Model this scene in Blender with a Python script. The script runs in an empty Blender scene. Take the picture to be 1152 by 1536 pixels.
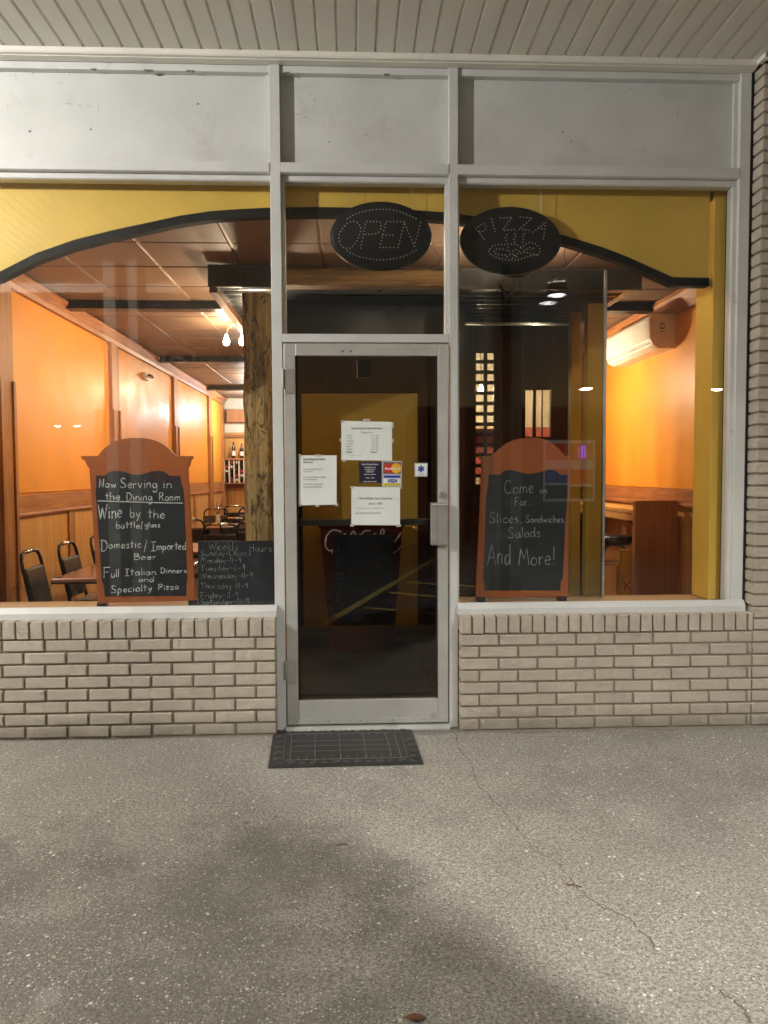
import bpy, bmesh, math, random
from mathutils import Vector, Matrix
random.seed(7)
R = math.radians
S = bpy.context.scene
COL = S.collection

# ------------------------------------------------------------------ camera, world, exposure
CAMP = Vector((0, -4.29, 1.44))
YAW, PITCH, ROLL, FPX = R(2.4), R(2.8), R(-.25), 1154.0
_f = Vector((math.sin(YAW)*math.cos(PITCH), math.cos(YAW)*math.cos(PITCH), -math.sin(PITCH)))
_r = Vector((math.cos(YAW), -math.sin(YAW), 0)); _u = _r.cross(_f)
_r2 = _r*math.cos(ROLL)+_u*math.sin(ROLL); _u2 = -_r*math.sin(ROLL)+_u*math.cos(ROLL)
cam = bpy.data.cameras.new('camera'); camo = bpy.data.objects.new('camera', cam); COL.objects.link(camo)
cam.sensor_fit = 'VERTICAL'; cam.sensor_height = 36; cam.sensor_width = 27
cam.lens = 36*FPX/1536; cam.clip_start = .05; cam.clip_end = 400
camo.matrix_world = Matrix.Translation(CAMP) @ Matrix((_r2, _u2, -_f)).transposed().to_4x4()
S.camera = camo
W = bpy.data.worlds.new('World'); S.world = W; W.use_nodes = True
wn = W.node_tree
bg = wn.nodes['Background']
sky = wn.nodes.new('ShaderNodeTexSky'); sky.sky_type = 'NISHITA'; sky.sun_disc = False
sky.sun_elevation = R(-1); sky.sun_rotation = R(200)
wn.links.new(sky.outputs[0], bg.inputs[0]); bg.inputs[1].default_value = 0.10
S.view_settings.view_transform = 'Standard'; S.view_settings.look = 'None'
S.view_settings.gamma = 1; S.view_settings.use_curve_mapping = False
S.view_settings.exposure = 1.22

def lamp(name, kind, loc, power, col, radius=.06, rot=None, size=None, parent=None, spot=None):
    l = bpy.data.lights.new(name, kind); l.energy = power; l.color = col
    if kind in ('POINT', 'SPOT'): l.shadow_soft_size = radius
    if kind == 'SPOT': l.spot_size = spot; l.spot_blend = .6
    if kind == 'AREA': l.shape = 'RECTANGLE'; l.size, l.size_y = size
    o = bpy.data.objects.new(name, l); COL.objects.link(o); o.location = loc
    if rot: o.rotation_euler = rot
    return o

# lights: the canopy downlight left of the door, the lot light far to the right, the bulbs and added fill lamps indoors
lamp('canopy_light_lamp', 'POINT', (-4.15, -2.62, 3.50), 305, (1, .975, .925), .04)
lamp('downlight_lamp', 'POINT', (2.45, -4.75, 3.62), 480, (1, .96, .89), .045)
for (x, y, z, e) in ((-1.27, 3.72, 2.78, 22), (-1.11, 3.72, 2.78, 22), (-1.45, 8.1, 2.80, 48)):
    lamp('ceiling_bulb_lamp', 'POINT', (x, y, z), e, (1, .78, .50), .05)  # the last one is an added, unseen fill behind the log post
lamp('rear_lamp', 'POINT', (-1.82, 10.3, 2.62), 42, (.80, .92, 1), .09)
lamp('dining_fill_lamp', 'POINT', (-.83, 2.40, 2.40), 34, (1, .80, .55), .06)  # added unseen fill brightening the near orange panels
lamp('side_bulb_lamp', 'POINT', (1.92, 3.45, 2.35), 80, (1, .80, .55), .05)
lamp('sign_bulb_lamp', 'POINT', (.93, .66, 2.80), 3, (1, .82, .60), .03)
lamp('sign_bulb_lamp', 'POINT', (.20, .66, 2.80), 1.2, (1, .82, .60), .03)
lamp('fill_uplight_lamp', 'POINT', (1.12, .90, 2.80), 24, (1, .84, .64), .03)  # added fill for the ceiling behind the PIZZA sign
lamp('wall_fill_lamp', 'POINT', (2.46, 1.02, 2.32), 5, (1, .80, .56), .04)  # added hidden fill for the brown board and air conditioner end
lamp('back_bulb_lamp', 'POINT', (1.28, 3.75, 2.28), 20, (1, .80, .55), .04)

# ------------------------------------------------------------------ helpers
def at(px, py, Y=0.0):
    d = _f + _r2*((px-576)/FPX) - _u2*((py-768)/FPX)
    return CAMP + d*((Y-CAMP.y)/d.y)

ORG = {}
def thing(name, label, cat, loc=(0, 0, 0), group=None, rz=0):
    o = bpy.data.objects.new(name, None); COL.objects.link(o); o.empty_display_size = .1
    o.location = loc; o.rotation_euler = (0, 0, rz)
    o['label'] = label; o['category'] = cat
    if group: o['group'] = group
    ORG[o.name] = Vector(loc)
    return o
def tag(o, label=None, cat=None, group=None, kind=None):
    for k, v in (('label', label), ('category', cat), ('group', group), ('kind', kind)):
        if v: o[k] = v
    return o
class MB:
    def __init__(s): s.v = []; s.f = []; s.sm = False
    def add(s, vs, fs):
        n = len(s.v); s.v += [Vector(v) for v in vs]; s.f += [tuple(i+n for i in f) for f in fs]; return s
    def box(s, x0, x1, y0, y1, z0, z1, ch=0):
        if x1 < x0: x0, x1 = x1, x0
        if y1 < y0: y0, y1 = y1, y0
        if z1 < z0: z0, z1 = z1, z0
        if ch <= 0:
            return s.add([(x0,y0,z0),(x1,y0,z0),(x1,y1,z0),(x0,y1,z0),(x0,y0,z1),(x1,y0,z1),(x1,y1,z1),(x0,y1,z1)],
                  [(0,3,2,1),(4,5,6,7),(0,1,5,4),(1,2,6,5),(2,3,7,6),(3,0,4,7)])
        c = ch; v = []; f = []
        # chamfered box: each corner has three verts
        for (X, dx) in ((x0, 1), (x1, -1)):
            for (Y, dy) in ((y0, 1), (y1, -1)):
                for (Z, dz) in ((z0, 1), (z1, -1)):
                    v += [(X, Y+dy*c, Z+dz*c), (X+dx*c, Y, Z+dz*c), (X+dx*c, Y+dy*c, Z)]
        def I(i, j, k, a): return ((i*2+j)*2+k)*3+a
        for i in (0, 1):
            q = [I(i,0,0,0), I(i,1,0,0), I(i,1,1,0), I(i,0,1,0)]; f.append(tuple(q if i else q[::-1]))
            q = [I(0,i,0,1), I(1,i,0,1), I(1,i,1,1), I(0,i,1,1)]; f.append(tuple(q[::-1] if i else q))
            q = [I(0,0,i,2), I(1,0,i,2), I(1,1,i,2), I(0,1,i,2)]; f.append(tuple(q if i else q[::-1]))
        for i in (0, 1):
            for j in (0, 1):
                q = [I(i,j,0,0), I(i,j,1,0), I(i,j,1,1), I(i,j,0,1)]; f.append(tuple(q if i == j else q[::-1]))
                q = [I(i,0,j,0), I(i,1,j,0), I(i,1,j,2), I(i,0,j,2)]; f.append(tuple(q[::-1] if i == j else q))
                q = [I(0,i,j,1), I(1,i,j,1), I(1,i,j,2), I(0,i,j,2)]; f.append(tuple(q if i == j else q[::-1]))
                for k in (0, 1):
                    q = [I(i,j,k,0), I(i,j,k,1), I(i,j,k,2)]; f.append(tuple(q[::-1] if (i+j+k) % 2 else q))
        return s.add(v, f)
    def prism(s, pts, y0, y1):      # pts [(x,z)] outline extruded along y
        n = len(pts)
        v = [(x, y0, z) for x, z in pts]+[(x, y1, z) for x, z in pts]
        f = [tuple(range(n)), tuple(range(2*n-1, n-1, -1))]+[(i, i+n, (i+1) % n+n, (i+1) % n) for i in range(n)]
        return s.add(v, f)
    def prof(s, pts, x0, x1, axis='x'):   # pts [(y,z)] extruded along x, or [(x,z)] along y
        n = len(pts)
        if axis == 'x': v = [(x0, a, b) for a, b in pts]+[(x1, a, b) for a, b in pts]
        else: v = [(a, x0, b) for a, b in pts]+[(a, x1, b) for a, b in pts]
        f = [tuple(range(n)), tuple(range(2*n-1, n-1, -1))]+[(i, i+n, (i+1) % n+n, (i+1) % n) for i in range(n)]
        return s.add(v, f)
    def tube(s, pts, r, n=8, closed=False):
        pts = [Vector(p) for p in pts]; m = len(pts); vs = []; up = None
        for i, p in enumerate(pts):
            a = pts[(i-1) % m] if (i > 0 or closed) else p
            b = pts[(i+1) % m] if (i < m-1 or closed) else p
            t = (b-a).normalized()
            if up is None:
                up = t.orthogonal().normalized()
            up = (up - t*up.dot(t)).normalized(); w = t.cross(up)
            rr = r[i] if isinstance(r, (list, tuple)) else r
            for k in range(n):
                an = 2*math.pi*k/n; vs.append(p+(up*math.cos(an)+w*math.sin(an))*rr)
        f = []
        for i in range(m if closed else m-1):
            j = (i+1) % m
            for k in range(n):
                f.append((i*n+k, i*n+(k+1) % n, j*n+(k+1) % n, j*n+k))
        if not closed: f += [tuple(range(n-1, -1, -1)), tuple((m-1)*n+k for k in range(n))]
        return s.add(vs, f)
    def lathe(s, c, prof, n=20):      # prof [(r,z)]
        vs = []; c = Vector(c)
        for r, z in prof:
            for k in range(n):
                a = 2*math.pi*k/n; vs.append((c.x+r*math.cos(a), c.y+r*math.sin(a), c.z+z))
        f = [(i*n+k, i*n+(k+1) % n, (i+1)*n+(k+1) % n, (i+1)*n+k) for i in range(len(prof)-1) for k in range(n)]
        f += [tuple(range(n-1, -1, -1)), tuple((len(prof)-1)*n+k for k in range(n))]
        return s.add(vs, f)
    def lathey(s, c, prof, n=24, sx=1, sz=1):   # prof [(r,y)] axis along y
        vs = []; c = Vector(c)
        for r, y in prof:
            for k in range(n):
                a = 2*math.pi*k/n; vs.append((c.x+r*sx*math.cos(a), c.y+y, c.z+r*sz*math.sin(a)))
        f = [(i*n+k, i*n+(k+1) % n, (i+1)*n+(k+1) % n, (i+1)*n+k) for i in range(len(prof)-1) for k in range(n)]
        f += [tuple(range(n-1, -1, -1)), tuple((len(prof)-1)*n+k for k in range(n))]
        return s.add(vs, f)
    def ribbon(s, pts, w, y, th=.0006):   # flat stroke facing -y; pts [(x,z)]
        n = len(pts)
        if n < 2: return s
        L = []; Rr = []
        for i in range(n):
            a = Vector(pts[max(i-1, 0)]); b = Vector(pts[min(i+1, n-1)]); t = b-a
            if t.length < 1e-9: t = Vector((1, 0))
            t.normalize(); nn = Vector((-t.y, t.x)); ww = (w(i/(n-1)) if callable(w) else w)/2
            p = Vector(pts[i]); L.append(p+nn*ww); Rr.append(p-nn*ww)
        v = [(p.x, y, p.y) for p in L]+[(p.x, y, p.y) for p in Rr]
        f = [(i, i+1, n+i+1, n+i) for i in range(n-1)]
        return s.add(v, f)
    def mesh(s, name, off=(0, 0, 0), recalc=True):
        me = bpy.data.meshes.new(name); off = Vector(off)
        me.from_pydata([v-off for v in s.v], [], s.f); me.update()
        if recalc:
            bm = bmesh.new(); bm.from_mesh(me); bmesh.ops.recalc_face_normals(bm, faces=bm.faces); bm.to_mesh(me); bm.free()
        return me
    def build(s, name, m, parent=None, smooth=False, bevel=0, loc=None):
        off = Vector((0, 0, 0))
        if parent is not None: off = ORG.get(parent.name, Vector((0, 0, 0)))
        if loc is not None and parent is None: off = Vector(loc)
        me = s.mesh(name, off, recalc=not (len(s.v) > 0 and s.sm))
        me.materials.append(m)
        if smooth:
            for p in me.polygons: p.use_smooth = True
        o = bpy.data.objects.new(name, me); COL.objects.link(o)
        if parent is not None: o.parent = parent
        elif loc is not None: o.location = loc
        ORG[o.name] = off
        if bevel:
            b = o.modifiers.new('b', 'BEVEL'); b.width = bevel; b.segments = 2; b.limit_method = 'ANGLE'; b.angle_limit = R(40)
        return o
def inst(name, me, loc, parent=None, rot=None):
    o = bpy.data.objects.new(name, me); COL.objects.link(o)
    if parent is not None:
        o.parent = parent; o.location = Vector(loc)-ORG.get(parent.name, Vector((0, 0, 0)))
    else: o.location = loc
    if rot: o.rotation_euler = rot
    return o
def struct(o): o['kind'] = 'structure'; return o
def kids(o): return [c for c in bpy.data.objects if c.parent == o]
def dup(o, parent=None):
    c = o.copy(); COL.objects.link(c); c.parent = parent
    for k in list(o.children): dup(k, c)
    return c

# ------------------------------------------------------------------ materials
def newmat(name):
    m = bpy.data.materials.new(name); m.use_nodes = True
    nt = m.node_tree; return m, nt, nt.nodes['Principled BSDF']
def N(nt, t, **kw):
    n = nt.nodes.new(t)
    for k, v in kw.items():
        if k.startswith('i_'): n.inputs[k[2:].replace('_', ' ')].default_value = v
        else: setattr(n, k, v)
    return n
def coords(nt, scale=(1, 1, 1), kind='Object'):
    tc = N(nt, 'ShaderNodeTexCoord'); mp = N(nt, 'ShaderNodeMapping'); mp.inputs['Scale'].default_value = scale
    nt.links.new(tc.outputs[kind], mp.inputs[0]); return mp.outputs[0]
def wcoords(nt, scale=(1, 1, 1)):
    g = N(nt, 'ShaderNodeNewGeometry'); mp = N(nt, 'ShaderNodeMapping'); mp.inputs['Scale'].default_value = scale
    nt.links.new(g.outputs['Position'], mp.inputs[0]); return mp.outputs[0]
def ramp(nt, src, stops):
    r = N(nt, 'ShaderNodeValToRGB'); e = r.color_ramp.elements
    while len(e) < len(stops): e.new(.5)
    for i, (p, c) in enumerate(stops):
        e[i].position = p; e[i].color = (c, c, c, 1) if isinstance(c, (int, float)) else (*c, 1)
    nt.links.new(src, r.inputs[0]); return r.outputs[0]
def mix(nt, fac, a, b, mode='MIX'):
    m = N(nt, 'ShaderNodeMix', data_type='RGBA', blend_type=mode)
    for s, v in ((m.inputs['Factor'], fac), (m.inputs[6], a), (m.inputs[7], b)):
        if hasattr(v, 'links'): nt.links.new(v, s)
        elif isinstance(v, tuple): s.default_value = (*v, 1)
        else: s.default_value = v if s == m.inputs['Factor'] else (v, v, v, 1)
    return m.outputs[2]
def noise(nt, vec, scale, detail=4, rough=.55, dist=0):
    n = N(nt, 'ShaderNodeTexNoise'); n.inputs['Scale'].default_value = scale
    n.inputs['Detail'].default_value = detail; n.inputs['Roughness'].default_value = rough; n.inputs['Distortion'].default_value = dist
    nt.links.new(vec, n.inputs['Vector']); return n.outputs[0]
def bump(nt, h, strength, dist, prev=None):
    b = N(nt, 'ShaderNodeBump'); b.inputs['Strength'].default_value = strength; b.inputs['Distance'].default_value = dist
    nt.links.new(h, b.inputs['Height'])
    if prev: nt.links.new(prev, b.inputs['Normal'])
    return b.outputs[0]
def plain(name, col, rough=.5, metal=0, var=.12, nscale=6, bmp=.15, bscale=60, bdist=.002, coat=0, dirt=None, spec=.5, aniso=None):
    m, nt, p = newmat(name)
    vec = wcoords(nt, aniso or (1, 1, 1))
    n1 = noise(nt, vec, nscale, 5, .6)
    c = mix(nt, ramp(nt, n1, [(.3, 0), (.7, 1)]), tuple(x*(1-var) for x in col), tuple(min(1, x*(1+var)) for x in col))
    if dirt:
        n3 = noise(nt, wcoords(nt), dirt[0], 6, .7)
        c = mix(nt, ramp(nt, n3, [(dirt[1], 0), (dirt[1]+.12, dirt[3] if len(dirt) > 3 else .7)]), c, dirt[2])
    nt.links.new(c, p.inputs['Base Color'])
    p.inputs['Metallic'].default_value = metal; p.inputs['Specular IOR Level'].default_value = spec
    n2 = noise(nt, vec, bscale, 5, .65)
    rr = ramp(nt, n1, [(.25, max(.02, rough-.08)), (.75, min(1, rough+.1))]); nt.links.new(rr, p.inputs['Roughness'])
    if bmp: nt.links.new(bump(nt, n2, bmp, bdist), p.inputs['Normal'])
    if coat: p.inputs['Coat Weight'].default_value = coat; p.inputs['Coat Roughness'].default_value = .22
    return m
def wood(name, c0, c1, c2, axis='z', scale=1.0, rough=.4, bmp=.25, knots=False):
    m, nt, p = newmat(name)
    st = {'z': (14, 14, .9), 'y': (14, .9, 14), 'x': (.9, 14, 14)}[axis]
    vec = wcoords(nt, tuple(s*scale for s in st))
    inf = N(nt, 'ShaderNodeObjectInfo')
    av = N(nt, 'ShaderNodeVectorMath', operation='ADD'); mu = N(nt, 'ShaderNodeMath', operation='MULTIPLY'); mu.inputs[1].default_value = 40
    nt.links.new(inf.outputs['Random'], mu.inputs[0]); nt.links.new(vec, av.inputs[0]); nt.links.new(mu.outputs[0], av.inputs[1])
    n1 = noise(nt, av.outputs[0], 1.2, 6, .65, 1.2); n2 = noise(nt, av.outputs[0], 6, 4, .6, .4)
    c = ramp(nt, n1, [(.28, c0), (.5, c1), (.72, c2)])
    c = mix(nt, ramp(nt, n2, [(.35, 0), (.7, .35)]), c, tuple(x*.55 for x in c0))
    if knots:
        kn = noise(nt, wcoords(nt, (7, 7, 2.2)), 2.6, 5, .7, 1.5)
        c = mix(nt, ramp(nt, kn, [(.50, 0), (.60, .9)]), c, (.028, .020, .012))
    nt.links.new(c, p.inputs['Base Color']); p.inputs['Roughness'].default_value = rough+.1; p.inputs['Specular IOR Level'].default_value = .3
    nt.links.new(bump(nt, n2, bmp, .002), p.inputs['Normal'])
    return m
def emit(name, col, st):
    m, nt, p = newmat(name)
    p.inputs['Base Color'].default_value = (*[min(1, c) for c in col], 1)
    p.inputs['Emission Color'].default_value = (*col, 1); p.inputs['Emission Strength'].default_value = st
    return m
def glass(name, tint=(1, 1, 1), gain=1.0, rough=0.0, smear=0.0):
    m, nt, p = newmat(name); nt.nodes.remove(p)
    out = nt.nodes['Material Output']
    tr = N(nt, 'ShaderNodeBsdfTransparent'); tr.inputs[0].default_value = (*tint, 1)
    gl = N(nt, 'ShaderNodeBsdfGlossy'); gl.inputs['Color'].default_value = (gain, gain, gain, 1); gl.inputs['Roughness'].default_value = rough
    g = N(nt, 'ShaderNodeNewGeometry')
    io = N(nt, 'ShaderNodeMapRange'); io.inputs[3].default_value = 1.5; io.inputs[4].default_value = 1/1.5
    nt.links.new(g.outputs['Backfacing'], io.inputs[0])
    fr = N(nt, 'ShaderNodeFresnel'); nt.links.new(io.outputs[0], fr.inputs[0])
    mx = N(nt, 'ShaderNodeMixShader'); nt.links.new(fr.outputs[0], mx.inputs[0]); nt.links.new(tr.outputs[0], mx.inputs[1]); nt.links.new(gl.outputs[0], mx.inputs[2])
    last = mx.outputs[0]
    # fingerprints and wiping haze: a faint scattering film
    if smear:
        vec = wcoords(nt, (1, 1, 1))
        w = N(nt, 'ShaderNodeTexWave', wave_type='RINGS', rings_direction='Y'); w.inputs['Scale'].default_value = 9; w.inputs['Distortion'].default_value = 9
        w.inputs['Detail'].default_value = 4; w.inputs['Detail Scale'].default_value = 1.4
        mp = N(nt, 'ShaderNodeMapping'); mp.inputs['Location'].default_value = (.95, 0, -2.05); nt.links.new(vec, mp.inputs[0]); nt.links.new(mp.outputs[0], w.inputs['Vector'])
        ln = N(nt, 'ShaderNodeVectorMath', operation='LENGTH'); nt.links.new(mp.outputs[0], ln.inputs[0])
        fall = ramp(nt, ln.outputs['Value'], [(.05, 1), (.55, 0)])
        mk = mix(nt, 1.0, ramp(nt, w.outputs[0], [(.45, 0), (1, 1)]), fall, 'MULTIPLY')
        nn = ramp(nt, noise(nt, vec, 3, 6, .7, .5), [(.45, 0), (.8, .3)])
        mk = mix(nt, 1.0, mk, nn, 'ADD')
        ml = N(nt, 'ShaderNodeMath', operation='MULTIPLY'); ml.inputs[1].default_value = smear; nt.links.new(mk, ml.inputs[0])
        df = N(nt, 'ShaderNodeBsdfTranslucent'); df.inputs[0].default_value = (.8, .8, .8, 1)
        d2 = N(nt, 'ShaderNodeBsdfDiffuse'); d2.inputs[0].default_value = (.8, .8, .8, 1)
        dd = N(nt, 'ShaderNodeMixShader'); nt.links.new(df.outputs[0], dd.inputs[1]); nt.links.new(d2.outputs[0], dd.inputs[2])
        m2 = N(nt, 'ShaderNodeMixShader'); nt.links.new(ml.outputs[0], m2.inputs[0]); nt.links.new(last, m2.inputs[1]); nt.links.new(dd.outputs[0], m2.inputs[2]); last = m2.outputs[0]
    nt.links.new(last, out.inputs[0]); return m

def concrete_mat():
    m, nt, p = newmat('sidewalk_concrete')
    v = wcoords(nt)
    big = noise(nt, v, .55, 4, .55, .3); mid = noise(nt, v, 3.2, 6, .65); fine = noise(nt, v, 90, 6, .75); grit = noise(nt, v, 330, 3, .8)
    base = ramp(nt, big, [(.3, (.35, .328, .284)), (.52, (.455, .428, .374)), (.72, (.55, .52, .46))])
    base = mix(nt, ramp(nt, mid, [(.34, .5), (.60, 0)]), base, (.31, .288, .245))
    gr2 = noise(nt, v, 48, 5, .75, .3)
    base = mix(nt, ramp(nt, gr2, [(.40, .60), (.52, 0)]), base, (.19, .175, .148))
    base = mix(nt, ramp(nt, fine, [(.42, .88), (.54, 0)]), base, (.105, .098, .085))
    base = mix(nt, ramp(nt, grit, [(.50, 0), (.66, .6)]), base, (.56, .535, .48))
    # a broad ellipse painting in the ground shadow, then worn dark patches with bare aggregate
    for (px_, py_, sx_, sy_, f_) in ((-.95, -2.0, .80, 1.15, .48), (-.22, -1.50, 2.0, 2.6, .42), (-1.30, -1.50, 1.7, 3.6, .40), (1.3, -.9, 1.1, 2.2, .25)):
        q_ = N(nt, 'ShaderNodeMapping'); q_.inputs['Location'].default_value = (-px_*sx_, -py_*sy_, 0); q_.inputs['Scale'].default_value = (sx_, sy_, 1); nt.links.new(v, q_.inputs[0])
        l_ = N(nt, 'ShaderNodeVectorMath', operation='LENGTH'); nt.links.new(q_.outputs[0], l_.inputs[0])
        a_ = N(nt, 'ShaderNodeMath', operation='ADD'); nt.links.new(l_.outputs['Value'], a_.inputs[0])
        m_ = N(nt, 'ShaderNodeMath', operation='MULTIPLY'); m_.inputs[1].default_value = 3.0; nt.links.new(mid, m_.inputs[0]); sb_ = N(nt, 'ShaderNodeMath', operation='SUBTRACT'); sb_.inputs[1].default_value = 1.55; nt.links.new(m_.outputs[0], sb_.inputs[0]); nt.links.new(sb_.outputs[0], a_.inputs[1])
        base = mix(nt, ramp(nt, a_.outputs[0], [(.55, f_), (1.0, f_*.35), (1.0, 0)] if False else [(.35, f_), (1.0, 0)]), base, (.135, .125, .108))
    # aggregate stones: chance of a stone varies over the slab
    wear = ramp(nt, noise(nt, v, 1.3, 5, .65, .5), [(.38, 0), (.66, 1)])
    hs = None
    for sc, th, seed in ((95, .34, 0), (170, .5, 9), (50, .10, 4)):
        mp = N(nt, 'ShaderNodeMapping'); mp.inputs['Location'].default_value = (seed, seed*.7, 0); nt.links.new(v, mp.inputs[0])
        mpd = N(nt, 'ShaderNodeMix', data_type='VECTOR'); 
        vo = N(nt, 'ShaderNodeTexVoronoi'); vo.inputs['Scale'].default_value = sc; vo.inputs['Randomness'].default_value = 1; nt.links.new(mp.outputs[0], vo.inputs['Vector'])
        pick = N(nt, 'ShaderNodeSeparateColor'); nt.links.new(vo.outputs['Color'], pick.inputs[0])
        lim = N(nt, 'ShaderNodeMapRange'); lim.inputs[3].default_value = 1-th*.36; lim.inputs[4].default_value = 1-th; nt.links.new(wear, lim.inputs[0])
        g = N(nt, 'ShaderNodeMath', operation='GREATER_THAN'); nt.links.new(pick.outputs[0], g.inputs[0]); nt.links.new(lim.outputs[0], g.inputs[1])
        d = ramp(nt, vo.outputs['Distance'], [(.22, 1), (.38, 0)])
        mk = mix(nt, 1.0, d, g.outputs[0], 'MULTIPLY')
        cc = ramp(nt, pick.outputs[1], [(0, (.22, .19, .15)), (.35, (.46, .43, .37)), (.65, (.66, .63, .56)), (1, (.90, .88, .82))])
        base = mix(nt, mk, base, cc)
        hs = mk if hs is None else mix(nt, 1.0, hs, mk, 'ADD')
    # chewing gum and oil spots
    vo = N(nt, 'ShaderNodeTexVoronoi'); vo.inputs['Scale'].default_value = 2.1; nt.links.new(v, vo.inputs['Vector'])
    base = mix(nt, ramp(nt, vo.outputs['Distance'], [(.034, .75), (.052, 0)]), base, (.085, .075, .067))
    st = noise(nt, v, .9, 6, .7, .6)
    base = mix(nt, ramp(nt, st, [(.60, 0), (.72, .45)]), base, (.15, .135, .112))
    vo2 = N(nt, 'ShaderNodeTexVoronoi'); vo2.inputs['Scale'].default_value = 1.1; nt.links.new(v, vo2.inputs['Vector'])
    base = mix(nt, ramp(nt, vo2.outputs['Distance'], [(.04, .35), (.07, 0)]), base, (.50, .48, .43))
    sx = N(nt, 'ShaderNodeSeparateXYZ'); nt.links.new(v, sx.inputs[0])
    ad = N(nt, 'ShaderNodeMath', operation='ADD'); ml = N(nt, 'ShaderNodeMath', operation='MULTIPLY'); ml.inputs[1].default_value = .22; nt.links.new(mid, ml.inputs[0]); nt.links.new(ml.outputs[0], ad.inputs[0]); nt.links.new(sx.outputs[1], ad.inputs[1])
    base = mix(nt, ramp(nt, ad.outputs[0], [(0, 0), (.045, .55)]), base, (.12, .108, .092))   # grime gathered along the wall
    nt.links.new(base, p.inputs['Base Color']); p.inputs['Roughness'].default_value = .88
    b = bump(nt, fine, .8, .006); b = bump(nt, gr2, .6, .008, b); b = bump(nt, hs, .5, .003, b); b = bump(nt, grit, .25, .0012, b)
    nt.links.new(b, p.inputs['Normal']); return m

def brick_mat():
    m, nt, p = newmat('painted_brick')
    inf = N(nt, 'ShaderNodeObjectInfo'); v = wcoords(nt); vs = wcoords(nt, (1, 1, 2.2))
    n1 = noise(nt, v, 5, 5, .6)
    c = ramp(nt, n1, [(.3, (.64, .565, .465)), (.7, (.75, .67, .56))])
    c = mix(nt, ramp(nt, inf.outputs['Random'], [(0, .0), (1, .34)]), c, (.52, .45, .36))
    n2a = noise(nt, vs, 52, 4, .6, 2.0); n2 = ramp(nt, n2a, [(.455, 1), (.49, .05), (.51, 0), (.545, 1)]); n3 = noise(nt, v, 190, 3, .6)
    c = mix(nt, ramp(nt, n2, [(.0, .30), (.7, 0)]), c, (.42, .355, .28))
    gd = N(nt, 'ShaderNodeSeparateXYZ'); nt.links.new(v, gd.inputs[0])
    zz = N(nt, 'ShaderNodeMath', operation='ADD'); nm = N(nt, 'ShaderNodeMath', operation='MULTIPLY'); nm.inputs[1].default_value = .12; nt.links.new(n1, nm.inputs[0])
    nt.links.new(gd.outputs[2], zz.inputs[0]); nt.links.new(nm.outputs[0], zz.inputs[1])
    c = mix(nt, ramp(nt, zz.outputs[0], [(.05, .7), (.20, 0)]), c, (.20, .17, .14))   # splash dirt at the foot
    nt.links.new(c, p.inputs['Base Color']); p.inputs['Roughness'].default_value = .62
    b = bump(nt, n2, .8, .0045); b = bump(nt, n3, .3, .0012, b); nt.links.new(b, p.inputs['Normal']); return m

M = {}
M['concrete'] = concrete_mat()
M['brick'] = brick_mat()
M['mortar'] = plain('painted_mortar', (.30, .25, .195), .85, bmp=.6, bscale=120, bdist=.003)
M['alu'] = plain('painted_aluminium', (.60, .605, .59), .42, .0, var=.08, nscale=3, bmp=.05, bscale=200, bdist=.0006, dirt=(9, .62, (.34, .32, .28), .5))
M['door_alu'] = plain('anodised_door', (.50, .50, .475), .36, .35, var=.10, nscale=5, bmp=.06, bscale=160, bdist=.0006, dirt=(7, .60, (.24, .225, .20), .55))
M['white_panel'] = plain('painted_board', (.58, .585, .565), .55, var=.09, nscale=2.2, bmp=.2, bscale=18, bdist=.004, dirt=(3.2, .56, (.46, .445, .41), .55))
M['soffit'] = plain('vinyl_soffit', (.74, .71, .64), .45, var=.06, nscale=3, bmp=.06, bscale=140, bdist=.0008, aniso=(1, .25, 1), dirt=(5, .66, (.34, .30, .24), .5))
M['mark'] = plain('dark_mark', (.13, .12, .11), .8, var=.4, nscale=150)
M['black_gap'] = plain('dark_void', (.012, .011, .010), .9, bmp=0)
M['rubber'] = plain('black_rubber', (.035, .035, .034), .5, var=.25, nscale=14, bmp=.5, bscale=240, bdist=.0015)
M['rubber_hi'] = plain('rubbed_rubber', (.085, .084, .08), .4, var=.3, nscale=20)
M['rubber_line'] = plain('worn_rubber', (.17, .168, .16), .5, var=.25, nscale=20, bmp=.3, bscale=200)
M['yellow'] = plain('yellow_wall_paint', (.78, .50, .085), .5, var=.08, nscale=2.5, bmp=.25, bscale=14, bdist=.003, dirt=(3, .62, (.66, .44, .07), .5))
M['arch_trim'] = plain('black_trim', (.012, .012, .013), .7, spec=.15)
M['orange'] = plain('orange_gloss_panel', (.79, .305, .036), .46, var=.08, nscale=3, bmp=.25, bscale=26, bdist=.004, coat=.05, spec=.25)
M['orange_r'] = M['orange']
M['wood_z'] = wood('oak_upright', (.25, .09, .028), (.44, .18, .055), (.56, .26, .09), 'z', 1)
M['wood_y'] = wood('oak_rail', (.27, .09, .03), (.46, .18, .06), (.58, .26, .095), 'y', 1)
M['wood_x'] = wood('oak_cross', (.24, .085, .035), (.38, .155, .065), (.48, .22, .095), 'x', 1)
M['ply'] = wood('stained_plywood', (.50, .235, .065), (.64, .32, .095), (.74, .41, .14), 'z', .45, .38, .08)
M['dark_wood'] = wood('dark_stained_wood', (.045, .016, .007), (.085, .032, .014), (.13, .052, .022), 'z', .8, .35)
M['log_z'] = wood('rustic_log', (.030, .021, .011), (.40, .285, .12), (.66, .49, .22), 'z', 1.0, .6, .9, True)
M['log_x'] = wood('rustic_log_beam', (.05, .028, .012), (.26, .15, .055), (.38, .24, .09), 'x', .55, .6, .9)
M['tile'] = plain('brown_ceiling_tile', (.20, .120, .078), .5, .1, var=.12, nscale=5, bmp=.9, bscale=110, bdist=.003)
M['grid'] = plain('ceiling_grid', (.40, .25, .16), .4, .2)
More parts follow.
